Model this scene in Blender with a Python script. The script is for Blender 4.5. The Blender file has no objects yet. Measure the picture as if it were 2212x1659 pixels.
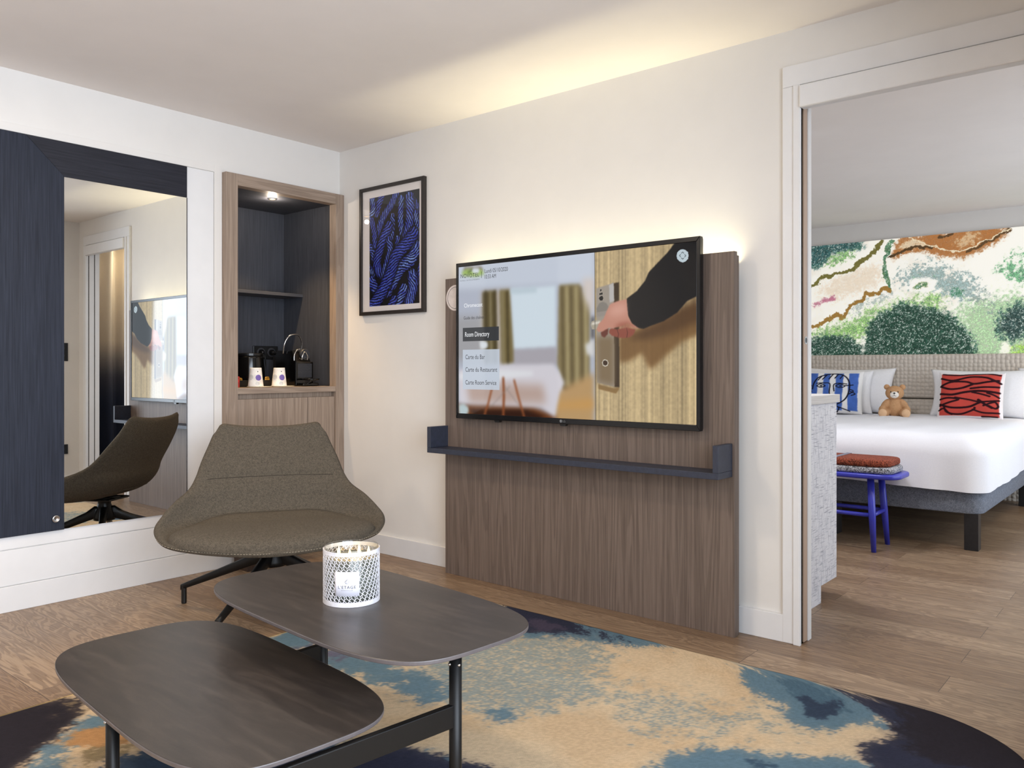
import bpy, bmesh, math, random
import numpy as np
from mathutils import Vector, Matrix

S = bpy.context.scene
COL = S.collection
random.seed(7)

# ------------------------------------------------------------------ camera
cam_d = bpy.data.cameras.new('camera')
cam_d.sensor_width = 36.0
cam_d.lens = 1752.0 / 2212.0 * 36.0
cam_d.shift_y = -34.5 / 2212.0
cam_d.clip_start = 0.02
cam = bpy.data.objects.new('camera', cam_d)
COL.objects.link(cam)
cam.location = (4.169, -3.281, 1.12)
cam.rotation_euler = (math.pi / 2, 0, math.atan2(0.6415, 0.7671))
S.camera = cam

# ------------------------------------------------------------------ exposure
S.view_settings.view_transform = 'Standard'
S.view_settings.look = 'None'
S.view_settings.exposure = 0.10
S.view_settings.gamma = 1.0
S.view_settings.use_curve_mapping = False

# ------------------------------------------------------------------ daylight
W = bpy.data.worlds.new('sky')
S.world = W
W.use_nodes = True
W.node_tree.nodes['Background'].inputs[0].default_value = (0.80, 0.90, 1.0, 1)
W.node_tree.nodes['Background'].inputs[1].default_value = 1.5


def area(name, loc, direction, sx, sy, watts, color, spread=180.0):
    d = bpy.data.lights.new(name, 'AREA')
    d.shape = 'RECTANGLE'
    d.size, d.size_y = sx, sy
    d.energy = watts
    d.color = color
    d.spread = math.radians(spread)
    o = bpy.data.objects.new(name, d)
    COL.objects.link(o)
    o.location = loc
    o.rotation_euler = Vector(direction).to_track_quat('-Z', 'Y').to_euler()
    return o


def point(name, loc, watts, color, r=0.02):
    d = bpy.data.lights.new(name, 'POINT')
    d.energy = watts
    d.color = color
    d.shadow_soft_size = r
    o = bpy.data.objects.new(name, d)
    COL.objects.link(o)
    o.location = loc
    return o


def spot(name, loc, direction, watts, color, angle=70, blend=0.6, r=0.03):
    d = bpy.data.lights.new(name, 'SPOT')
    d.energy = watts
    d.color = color
    d.spot_size = math.radians(angle)
    d.spot_blend = blend
    d.shadow_soft_size = r
    o = bpy.data.objects.new(name, d)
    COL.objects.link(o)
    o.location = loc
    o.rotation_euler = Vector(direction).to_track_quat('-Z', 'Y').to_euler()
    return o


WARM = (1.0, 0.72, 0.38)
DAY = (0.80, 0.885, 1.0)
# sky seen through the two windows of the outer wall (X = 5)
area('daylight_living', (5.06, -3.05, 1.30), (-1, 0.0, -0.06), 3.0, 2.2, 103, DAY, 125)
area('daylight_bedroom', (5.06, 2.70, 1.30), (-1, 0, -0.08), 2.8, 2.2, 34, DAY)
# light-emitting strip hidden in the gap behind the television panel
area('panel_strip_light', (1.885, -0.040, 1.545), (0, 0.0, 1), 1.62, 0.02, 4.1, (1.0, 0.90, 0.58), 105)
# ceiling spots of the living room, out of the frame
for i, (x, y) in enumerate(((1.0, -3.6), (2.6, -3.9), (1.6, -1.9))):
    area('ceiling_spot_%d' % i, (x, y, 2.47), (0, 0, -1), 0.25, 0.25, 17, (1.0, 0.82, 0.62))
area('bedroom_fill_light', (2.3, 1.15, 2.47), (0, 0.1, -1), 0.4, 0.4, 27, (0.92, 0.94, 1.0))  # unseen fill lamp added overhead to brighten the front of the bed

# ------------------------------------------------------------------ helpers
def lin(c):
    c = np.asarray(c, float) / 255.0
    return np.where(c <= 0.04045, c / 12.92, ((c + 0.055) / 1.055) ** 2.4)


def rgba(c):
    l = lin(c)
    return (float(l[0]), float(l[1]), float(l[2]), 1.0)


MW = {}          # world matrix of every object that parents something


def tag(o, label, cat, group=None):
    o['label'] = label
    o['kind'] = 'thing'
    o['category'] = cat
    if group:
        o['group'] = group
    return o


def thing(name, loc, label, cat, group=None, rz=0.0, rx=0.0, ry=0.0):
    o = bpy.data.objects.new(name, None)
    o.empty_display_size = 0.05
    COL.objects.link(o)
    o.location = loc
    o.rotation_euler = (rx, ry, rz)
    MW[o.name] = Matrix.Translation(Vector(loc)) @ o.rotation_euler.to_matrix().to_4x4()
    return tag(o, label, cat, group)


def link(name, me, mat, parent=None, local=False):
    """link a mesh whose vertices are in world space (or in the parent's space when local)"""
    o = bpy.data.objects.new(name, me)
    COL.objects.link(o)
    if mat is not None:
        if isinstance(mat, (list, tuple)):
            for m in mat:
                me.materials.append(m)
        else:
            me.materials.append(mat)
    if parent is not None:
        o.parent = parent
        M = MW.get(parent.name, Matrix.Identity(4))
        if not local:
            me.transform(M.inverted())
        MW[o.name] = M
    return o


class B:
    """collects shapes for ONE mesh object"""

    def __init__(self):
        self.bm = bmesh.new()

    def box(self, x0, x1, y0, y1, z0, z1, bev=0.0, seg=2, M=None):
        r = bmesh.ops.create_cube(self.bm, size=1.0)
        vs = r['verts']
        for v in vs:
            v.co = Vector(((x0 + x1) / 2 + v.co.x * (x1 - x0), (y0 + y1) / 2 + v.co.y * (y1 - y0), (z0 + z1) / 2 + v.co.z * (z1 - z0)))
        if bev > 0:
            es = list({e for v in vs for e in v.link_edges})
            rr = bmesh.ops.bevel(self.bm, geom=es, offset=bev, segments=seg, profile=0.5, affect='EDGES')
            vs = list({v for f in rr['faces'] for v in f.verts} | {v for v in vs if v.is_valid})
        if M is not None:
            for v in vs:
                v.co = M @ v.co
        return vs

    def poly(self, pts, ext):
        """prism: closed outline pts (3-D) swept by the vector ext"""
        ext = Vector(ext)
        a = [self.bm.verts.new(Vector(p)) for p in pts]
        b = [self.bm.verts.new(Vector(p) + ext) for p in pts]
        n = len(a)
        self.bm.faces.new(a)
        self.bm.faces.new(b[::-1])
        for i in range(n):
            self.bm.faces.new((a[i], b[i], b[(i + 1) % n], a[(i + 1) % n]))

    def tube(self, path, r, seg=10, closed=False, flat=None):
        path = [Vector(p) for p in path]
        n = len(path)
        rs = r if isinstance(r, (list, tuple)) else [r] * n
        rings = []
        up = None
        for i, p in enumerate(path):
            if closed:
                t = path[(i + 1) % n] - path[i - 1]
            else:
                t = path[min(i + 1, n - 1)] - path[max(i - 1, 0)]
            t.normalize()
            if up is None:
                up = Vector((0, 0, 1)) if abs(t.z) < 0.9 else Vector((1, 0, 0))
            s = t.cross(up).normalized()
            u = s.cross(t).normalized()
            up = u
            fa = flat or (1, 1)
            rings.append([self.bm.verts.new(p + (s * math.cos(a) * fa[0] + u * math.sin(a) * fa[1]) * rs[i]) for a in [2 * math.pi * k / seg for k in range(seg)]])
        m = n if closed else n - 1
        for i in range(m):
            A, C = rings[i], rings[(i + 1) % n]
            for k in range(seg):
                self.bm.faces.new((A[k], A[(k + 1) % seg], C[(k + 1) % seg], C[k]))
        if not closed:
            self.bm.faces.new(rings[0][::-1])
            self.bm.faces.new(rings[-1])

    def lathe(self, prof, c, seg=32, M=None, caps=True):
        rings = []
        c = Vector(c)
        for (r, z) in prof:
            ring = []
            for k in range(seg):
                a = 2 * math.pi * k / seg
                v = Vector((max(r, 1e-5) * math.cos(a), max(r, 1e-5) * math.sin(a), z))
                if M is not None:
                    v = M @ v
                ring.append(self.bm.verts.new(c + v))
            rings.append(ring)
        for A, C in zip(rings[:-1], rings[1:]):
            for k in range(seg):
                self.bm.faces.new((A[k], A[(k + 1) % seg], C[(k + 1) % seg], C[k]))
        if caps:
            self.bm.faces.new(rings[0][::-1])
            self.bm.faces.new(rings[-1])

    def ball(self, c, rx, ry=None, rz=None, seg=24, rings=16, M=None):
        ry = ry or rx
        rz = rz or rx
        r = bmesh.ops.create_uvsphere(self.bm, u_segments=seg, v_segments=rings, radius=1.0)
        for v in r['verts']:
            p = Vector((v.co.x * rx, v.co.y * ry, v.co.z * rz))
            if M is not None:
                p = M @ p
            v.co = Vector(c) + p

    def grid(self, P):
        """P: (m, n, 3) array of points"""
        m, n = P.shape[:2]
        vs = [[self.bm.verts.new(P[i, j]) for j in range(n)] for i in range(m)]
        for i in range(m - 1):
            for j in range(n - 1):
                self.bm.faces.new((vs[i][j], vs[i][j + 1], vs[i + 1][j + 1], vs[i + 1][j]))
        return vs

    def build(self, name, mat, parent=None, bevel=0.0, smooth=False, local=False, sub=0, seg=2, solid=0.0, angle=0.6):
        bmesh.ops.recalc_face_normals(self.bm, faces=self.bm.faces[:])
        me = bpy.data.meshes.new(name)
        self.bm.to_mesh(me)
        self.bm.free()
        o = link(name, me, mat, parent, local)
        if smooth:
            me.polygons.foreach_set('use_smooth', [True] * len(me.polygons))
        if solid:
            m = o.modifiers.new('solid', 'SOLIDIFY')
            m.thickness = solid
            m.offset = -1
        if bevel:
            m = o.modifiers.new('bevel', 'BEVEL')
            m.width = bevel
            m.segments = seg
            m.limit_method = 'ANGLE'
            m.angle_limit = angle
        if sub:
            m = o.modifiers.new('sub', 'SUBSURF')
            m.levels = m.render_levels = sub
        return o


def smooth_path(pts, n=8, closed=False):
    """Catmull-Rom through the points"""
    P = [Vector(p) for p in pts]
    out = []
    m = len(P)
    rng = range(m) if closed else range(m - 1)
    for i in rng:
        p0 = P[i - 1] if (closed or i > 0) else P[i]
        p1, p2 = P[i], P[(i + 1) % m]
        p3 = P[(i + 2) % m] if (closed or i + 2 < m) else P[(i + 1) % m]
        for k in range(n):
            t = k / n
            out.append(0.5 * ((2 * p1) + (p2 - p0) * t + (2 * p0 - 5 * p1 + 4 * p2 - p3) * t * t + (3 * p1 - p0 - 3 * p2 + p3) * t ** 3))
    if not closed:
        out.append(P[-1])
    return out


def text_mesh(body, size, xs=1.0, spacing=1.0, align='LEFT', res=4):
    cu = bpy.data.curves.new('txt', 'FONT')
    cu.body = body
    cu.size = size
    cu.space_character = spacing
    cu.align_x = align
    cu.resolution_u = res
    o = bpy.data.objects.new('txt', cu)
    COL.objects.link(o)
    dg = bpy.context.evaluated_depsgraph_get()
    dg.update()
    me = bpy.data.meshes.new_from_object(o.evaluated_get(dg), depsgraph=dg)
    bpy.data.objects.remove(o)
    bpy.data.curves.remove(cu)
    for v in me.vertices:
        v.co.x *= xs
    return me


def text(name, body, size, mat, parent, loc, right, up, xs=1.0, spacing=1.0, align='LEFT', fmap=None):
    me = text_mesh(body, size, xs, spacing, align)
    right, up, loc = Vector(right), Vector(up), Vector(loc)
    for v in me.vertices:
        v.co = fmap(v.co.x, v.co.y) if fmap else loc + right * v.co.x + up * v.co.y
    return link(name, me, mat, parent)


# ------------------------------------------------------------------ materials
class N:
    def __init__(self, name):
        self.m = bpy.data.materials.new(name)
        self.m.use_nodes = True
        self.t = self.m.node_tree
        self.b = self.t.nodes['Principled BSDF']

    def add(self, kind, **kw):
        n = self.t.nodes.new(kind)
        for k, v in kw.items():
            if k.startswith('i_'):
                key = k[2:]
                key = int(key) if key.isdigit() else key.replace('_', ' ')
                n.inputs[key].default_value = v
            else:
                setattr(n, k, v)
        return n

    def ln(self, a, b):
        self.t.links.new(a, b)

    def coord(self, kind='Object', scale=(1, 1, 1), rot=(0, 0, 0)):
        if kind == 'Position':
            g = self.add('ShaderNodeNewGeometry')
            src = g.outputs['Position']
        else:
            g = self.add('ShaderNodeTexCoord')
            src = g.outputs[kind]
        m = self.add('ShaderNodeMapping')
        m.inputs['Scale'].default_value = scale
        m.inputs['Rotation'].default_value = rot
        self.ln(src, m.inputs['Vector'])
        return m.outputs[0]

    def noise(self, vec, scale, detail=4, rough=0.6, dist=0.0):
        n = self.add('ShaderNodeTexNoise')
        n.inputs['Scale'].default_value = scale
        n.inputs['Detail'].default_value = detail
        n.inputs['Roughness'].default_value = rough
        n.inputs['Distortion'].default_value = dist
        if vec is not None:
            self.ln(vec, n.inputs['Vector'])
        return n.outputs['Fac']

    def ramp(self, fac, stops, interp='LINEAR'):
        r = self.add('ShaderNodeValToRGB')
        r.color_ramp.interpolation = interp
        e = r.color_ramp.elements
        while len(e) < len(stops):
            e.new(0.5)
        for i, (p, c) in enumerate(stops):
            e[i].position = p
            e[i].color = c if len(c) == 4 else rgba(c)
        self.ln(fac, r.inputs[0])
        return r.outputs[0]

    def mix(self, fac, a, b, blend='MIX'):
        n = self.add('ShaderNodeMix', data_type='RGBA', blend_type=blend)
        for sock, val in ((n.inputs[0], fac), (n.inputs[6], a), (n.inputs[7], b)):
            if hasattr(val, 'is_output'):
                self.ln(val, sock)
            elif isinstance(val, (int, float)):
                sock.default_value = val
            else:
                sock.default_value = val if len(val) == 4 else rgba(val)
        return n.outputs[2]

    def bump(self, fac, strength=0.2, dist=0.01):
        n = self.add('ShaderNodeBump')
        n.inputs['Strength'].default_value = strength
        n.inputs['Distance'].default_value = dist
        self.ln(fac, n.inputs['Height'])
        self.ln(n.outputs[0], self.b.inputs['Normal'])

    def base(self, col=None, rough=0.5, metal=0.0, spec=0.5, coat=0.0):
        if col is not None:
            if hasattr(col, 'is_output'):
                self.ln(col, self.b.inputs['Base Color'])
            else:
                self.b.inputs['Base Color'].default_value = rgba(col)
        if hasattr(rough, 'is_output'):
            self.ln(rough, self.b.inputs['Roughness'])
        else:
            self.b.inputs['Roughness'].default_value = rough
        self.b.inputs['Metallic'].default_value = metal
        self.b.inputs['Specular IOR Level'].default_value = spec
        self.b.inputs['Coat Weight'].default_value = coat
        return self.m


def plain(name, col, rough=0.5, metal=0.0, spec=0.5, vary=0.06, scale=30.0, bump=0.0, coat=0.0):
    """paint, plastic, metal: a colour with a faint procedural unevenness"""
    n = N(name)
    v = n.coord('Object')
    f = n.noise(v, scale, 3)
    c0 = tuple(max(0, x * (1 - vary)) for x in col)
    c1 = tuple(min(255, x * (1 + vary)) for x in col)
    c = n.ramp(f, [(0.3, c0), (0.7, c1)])
    n.base(c, rough, metal, spec, coat)
    if bump:
        n.bump(f, bump, 0.002)
    return n.m


def glow(name, col, strength):
    n = N(name)
    n.base((20, 20, 20), 0.5)
    n.b.inputs['Emission Color'].default_value = rgba(col)
    n.b.inputs['Emission Strength'].default_value = strength
    return n.m


def wood(name, dark, mid, light, axis='Z', rough=0.5, freq=1.0, streak=0.55, bump=0.08):
    """veneer whose grain runs along one axis"""
    n = N(name)
    k = 'XYZ'.index(axis)
    sc = [34.0 * freq] * 3
    sc[k] = 0.6
    v = n.coord('Object', tuple(sc))
    f1 = n.noise(v, 1.0, 6, 0.65, 0.15)
    sc2 = [160.0 * freq] * 3
    sc2[k] = 4.0
    f2 = n.noise(n.coord('Object', tuple(sc2)), 1.0, 3, 0.6)
    sc3 = [7.0 * freq] * 3
    sc3[k] = 0.30
    f3 = n.noise(n.coord('Object', tuple(sc3)), 1.0, 2, 0.5, 0.15)
    w = n.add('ShaderNodeMath', operation='MULTIPLY_ADD')
    n.ln(f3, w.inputs[0])
    w.inputs[1].default_value = 84.0
    w2 = n.add('ShaderNodeMath', operation='SINE')
    n.ln(w.outputs[0], w2.inputs[0])
    line = n.ramp(w2.outputs[0], [(0.0, (0.25, 0.25, 0.25, 1)), (0.06, (0.5, 0.5, 0.5, 1)), (0.3, (1, 1, 1, 1))])
    c = n.ramp(f1, [(0.15, dark), (0.42, mid), (0.62, mid), (0.9, light)])
    lined = n.mix(streak, c, n.mix(line, dark, c))
    c2 = n.mix(0.35, lined, n.ramp(f2, [(0.3, dark), (0.65, light)]))
    n.base(c2, rough)
    n.bump(f2, bump, 0.002)
    return n.m


def attr_mat(name, rough=0.9, emit=0.0, spec=0.3, fibre=0.0, fscale=900.0, bump=0.0, diffuse=1.0, coat=0.0):
    """a material that shows the mesh's own painted colours (prints, weaves)"""
    n = N(name)
    a = n.add('ShaderNodeAttribute')
    a.attribute_name = 'paint'
    c = a.outputs['Color']
    if fibre:
        f = n.noise(n.coord('Object'), fscale, 2, 0.7)
        g = n.ramp(f, [(0.25, (1 - fibre,) * 3 + (1,)), (0.75, (1 + fibre,) * 3 + (1,))])
        c = n.mix(1.0, c, g, 'MULTIPLY')
        if bump:
            n.bump(f, bump, 0.004)
    if emit:
        n.ln(c, n.b.inputs['Emission Color'])
        n.b.inputs['Emission Strength'].default_value = emit
    if diffuse < 1.0:
        d = n.mix(1.0, c, (diffuse,) * 3 + (1,), 'MULTIPLY')
        n.base(d, rough, 0, spec, coat)
    else:
        n.base(c, rough, 0, spec, coat)
    return n.m


def weave(name, c0, c1, scale=500.0, rough=0.9, bump=0.35, contrast=0.2):
    n = N(name)
    v = n.coord('Object')
    f = n.noise(v, scale, 2, 0.7)
    g = n.noise(v, scale * 0.25, 3, 0.6)
    c = n.ramp(f, [(0.5 - contrast, c0), (0.5 + contrast, c1)])
    c = n.mix(0.25, c, n.ramp(g, [(0.35, c0), (0.65, c1)]))
    n.base(c, rough, 0, 0.25)
    n.bump(f, bump, 0.002)
    return n.m


WALL = plain('white_wall_paint', (224, 221, 217), 0.75, vary=0.008, scale=4, bump=0.0)
CEIL = plain('ceiling_paint', (234, 228, 224), 0.85, vary=0.008, scale=3)
TRIM = plain('white_satin_lacquer', (226, 226, 227), 0.35, vary=0.01, scale=6)
GREYWOOD = wood('grey_brown_veneer', (112, 94, 80), (152, 134, 119), (178, 160, 144), 'Z', 0.5, 1.0)
GREYWOOD_SHADED = wood('grey_brown_veneer_shaded', (78, 65, 57), (110, 95, 86), (128, 113, 103), 'Z', 0.5, 1.0, 0.75)  # same veneer darkened, the weaker light on the television wall put into the colour
GREYWOOD_Y = wood('grey_brown_veneer_crosswise', (112, 94, 80), (152, 134, 119), (178, 160, 144), 'Y', 0.5, 1.0)
NAVYWOOD = wood('navy_stained_veneer', (23, 26, 34), (38, 42, 54), (57, 63, 78), 'Z', 0.5, 1.3, 0.4)
NICHEWOOD = wood('navy_stained_veneer_lit', (42, 43, 49), (60, 62, 70), (86, 89, 98), 'Z', 0.5, 1.3, 0.4)  # navy veneer again, the brighter light inside the niche put into the colour
NAVYWOOD_LIT_Y = wood('navy_stained_veneer_lit_crosswise', (42, 43, 49), (60, 62, 70), (86, 89, 98), 'Y', 0.5, 1.3, 0.4)  # crosswise grain, lightened the same way
NAVYWOOD_Y = wood('navy_stained_veneer_crosswise', (24, 24, 30), (37, 38, 46), (56, 58, 68), 'Y', 0.5, 1.3, 0.4)
for _m in (NAVYWOOD, NAVYWOOD_Y):
    _m.node_tree.nodes['Principled BSDF'].inputs['Specular IOR Level'].default_value = 0.2
    _m.node_tree.nodes['Principled BSDF'].inputs['Roughness'].default_value = 0.6
NAVYLAC = plain('navy_lacquer', (44, 49, 64), 0.5, vary=0.1, scale=60)
BLACKMETAL = plain('black_powder_coat', (13, 13, 14), 0.42, vary=0.1, scale=200, spec=0.3)
BLACKPL = plain('black_plastic', (16, 16, 17), 0.3, vary=0.1, scale=60)
BLACKGLOSS = plain('black_gloss', (9, 9, 10), 0.12, vary=0.1, scale=10)
CHROME = plain('brushed_chrome', (200, 200, 202), 0.22, 1.0, vary=0.05, scale=80)
DARKGREY = plain('dark_grey_plastic', (58, 58, 62), 0.45, vary=0.08, scale=60)
WHITEP = plain('white_enamel', (240, 240, 240), 0.4, vary=0.01)

# ------------------------------------------------------------------ painted patterns (prints, weaves, pictures)
RNG = np.random.default_rng(11)


def fnoise(h, w, cells, octaves=4, seed=0, gain=0.55):
    """smooth fractal noise in 0..1, shape (h, w); cells = blobs along the height"""
    rng = np.random.default_rng(seed)
    out = np.zeros((h, w))
    amp, tot = 1.0, 0.0
    c = cells
    for _ in range(octaves):
        ch, cw = max(2, int(c)), max(2, int(c * w / h))
        g = rng.random((ch + 3, cw + 3))
        y = np.linspace(0, ch, h, endpoint=False)
        x = np.linspace(0, cw, w, endpoint=False)
        yi, xi = y.astype(int), x.astype(int)
        fy, fx = y - yi, x - xi
        fy = (fy * fy * (3 - 2 * fy))[:, None]
        fx = (fx * fx * (3 - 2 * fx))[None, :]
        a = g[np.ix_(yi, xi)]
        b = g[np.ix_(yi, xi + 1)]
        cc = g[np.ix_(yi + 1, xi)]
        d = g[np.ix_(yi + 1, xi + 1)]
        out += amp * ((a * (1 - fx) + b * fx) * (1 - fy) + (cc * (1 - fx) + d * fx) * fy)
        tot += amp
        amp *= gain
        c *= 2
        if c > h:
            break
    return out / tot


def blur1(a, r, ax):
    if r < 1:
        return a
    r = int(r)
    p = np.concatenate([np.repeat(np.take(a, [0], ax), r + 1, ax), a, np.repeat(np.take(a, [-1], ax), r, ax)], ax)
    c = np.cumsum(p, ax)
    n = a.shape[ax]
    hi = np.take(c, np.arange(2 * r + 1, 2 * r + 1 + n), ax)
    lo = np.take(c, np.arange(0, n), ax)
    return (hi - lo) / (2 * r + 1)


def blur(a, r):
    for _ in range(2):
        a = blur1(blur1(a, r, 0), r, 1)
    return a


class Paint:
    """colour field over the unit square scaled to (aspect x 1); row 0 is the bottom"""

    def __init__(self, w, h, bg, x0=0.0, x1=1.0, y0=0.0, y1=1.0):
        self.w, self.h = w, h
        self.x = np.linspace(x0, x1, w)[None, :].repeat(h, 0)
        self.y = np.linspace(y0, y1, h)[:, None].repeat(w, 1)
        self.px = (y1 - y0) / h
        self.asp = ((x1 - x0) / w) / ((y1 - y0) / h)      # x units per pixel over y units per pixel
        self.a = np.ones((h, w, 3)) * np.array(bg, float)
        self.ns = 0
        self.speck = 0.5

    def inside(self, pts):
        m = np.zeros((self.h, self.w), bool)
        n = len(pts)
        for i in range(n):
            (xa, ya), (xb, yb) = pts[i], pts[(i + 1) % n]
            if ya == yb:
                continue
            c = ((ya > self.y) != (yb > self.y)) & (self.x < (xb - xa) * (self.y - ya) / (yb - ya) + xa)
            m ^= c
        return m.astype(float)

    def near(self, pts, width):
        d = np.full((self.h, self.w), 1e9)
        for (xa, ya), (xb, yb) in zip(pts[:-1], pts[1:]):
            ux, uy = (xb - xa) / self.asp, yb - ya
            L = max(ux * ux + uy * uy, 1e-12)
            px, py = (self.x - xa) / self.asp, self.y - ya
            t = np.clip((px * ux + py * uy) / L, 0, 1)
            d = np.minimum(d, np.hypot(px - t * ux, py - t * uy))
        return d

    def lay(self, mask, col, al=1.0):
        m = (np.clip(mask, 0, 1) * al)[..., None]
        self.a = self.a * (1 - m) + np.array(col, float) * m

    def rough(self, m, soft, amp, cells=26, al=1.0):
        if soft > 0:
            m = blur(m, max(soft * (1.7 if amp > 0 else 1.0), 0.8 * self.px) / self.px)
        if amp > 0:
            self.ns += 1
            n = fnoise(self.h, self.w, cells, 5, self.ns, 0.72)
            t = m + amp * 1.5 * (n - 0.5) * np.clip(m * (1 - m) * 5 + 0.25 * (m > 0.01), 0, 1)
            p = np.clip((t - 0.10) / 0.80, 0, 1) * (m > 0.004)
            p = p * p * (3 - 2 * p) * al
            r = np.random.default_rng(self.ns + 500).random((self.h, self.w))
            r = 0.5 * r + 0.5 * blur(r, 1) + 0.0
            hard = np.clip((p - r) / 0.16 + 0.5, 0, 1)
            sp = self.speck
            m = p * (1 - sp) + hard * sp
        else:
            m = m * al
        return m

    def warp(self, amp, cells, seed):
        self.x = self.x + amp * (fnoise(self.h, self.w, cells, 4, seed) - 0.5) * 2
        self.y = self.y + amp * (fnoise(self.h, self.w, cells, 4, seed + 1) - 0.5) * 2

    def run(self, ops, cells=26):
        for op in ops:
            if op[0] == 'p':
                _, col, soft, amp, al, pts = op
                m = self.rough(self.inside(pts), soft, amp, cells, al)
            else:
                _, col, soft, amp, al, pts, w = op
                d = self.near(pts, w)
                m = np.clip((w / 2 - d) / max(soft, self.px) + 0.5, 0, 1)
                m = self.rough(m, 0, amp, cells, al)
            self.lay(m, col)
        return self


def set_paint(me, cols):
    """cols: (nverts, 3) in sRGB 0..255"""
    at = me.color_attributes.new('paint', 'FLOAT_COLOR', 'POINT')
    c = np.ones((len(me.vertices), 4), np.float32)
    c[:, :3] = lin(np.clip(cols, 0, 255))
    at.data.foreach_set('color', c.ravel())


def grid_mesh(name, P, cols):
    """P: (h, w, 3) points, cols: (h, w, 3)"""
    h, w = P.shape[:2]
    me = bpy.data.meshes.new(name)
    idx = np.arange(h * w).reshape(h, w)
    q = np.stack([idx[:-1, :-1], idx[:-1, 1:], idx[1:, 1:], idx[1:, :-1]], -1).reshape(-1, 4)
    me.vertices.add(h * w)
    me.vertices.foreach_set('co', P.reshape(-1).astype(np.float32))
    me.loops.add(q.size)
    me.loops.foreach_set('vertex_index', q.ravel().astype(np.int32))
    me.polygons.add(len(q))
    me.polygons.foreach_set('loop_start', np.arange(0, q.size, 4, dtype=np.int32))
    me.polygons.foreach_set('loop_total', np.full(len(q), 4, np.int32))
    me.update(calc_edges=True)
    me.polygons.foreach_set('use_smooth', np.ones(len(q), bool))
    set_paint(me, cols.reshape(-1, 3))
    return me


def plane_pts(o, ux, uy, w, h):
    o, ux, uy = np.array(o, float), np.array(ux, float), np.array(uy, float)
    s = np.linspace(0, 1, w)[None, :, None]
    t = np.linspace(0, 1, h)[:, None, None]
    return o + ux * s + uy * t

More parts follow.
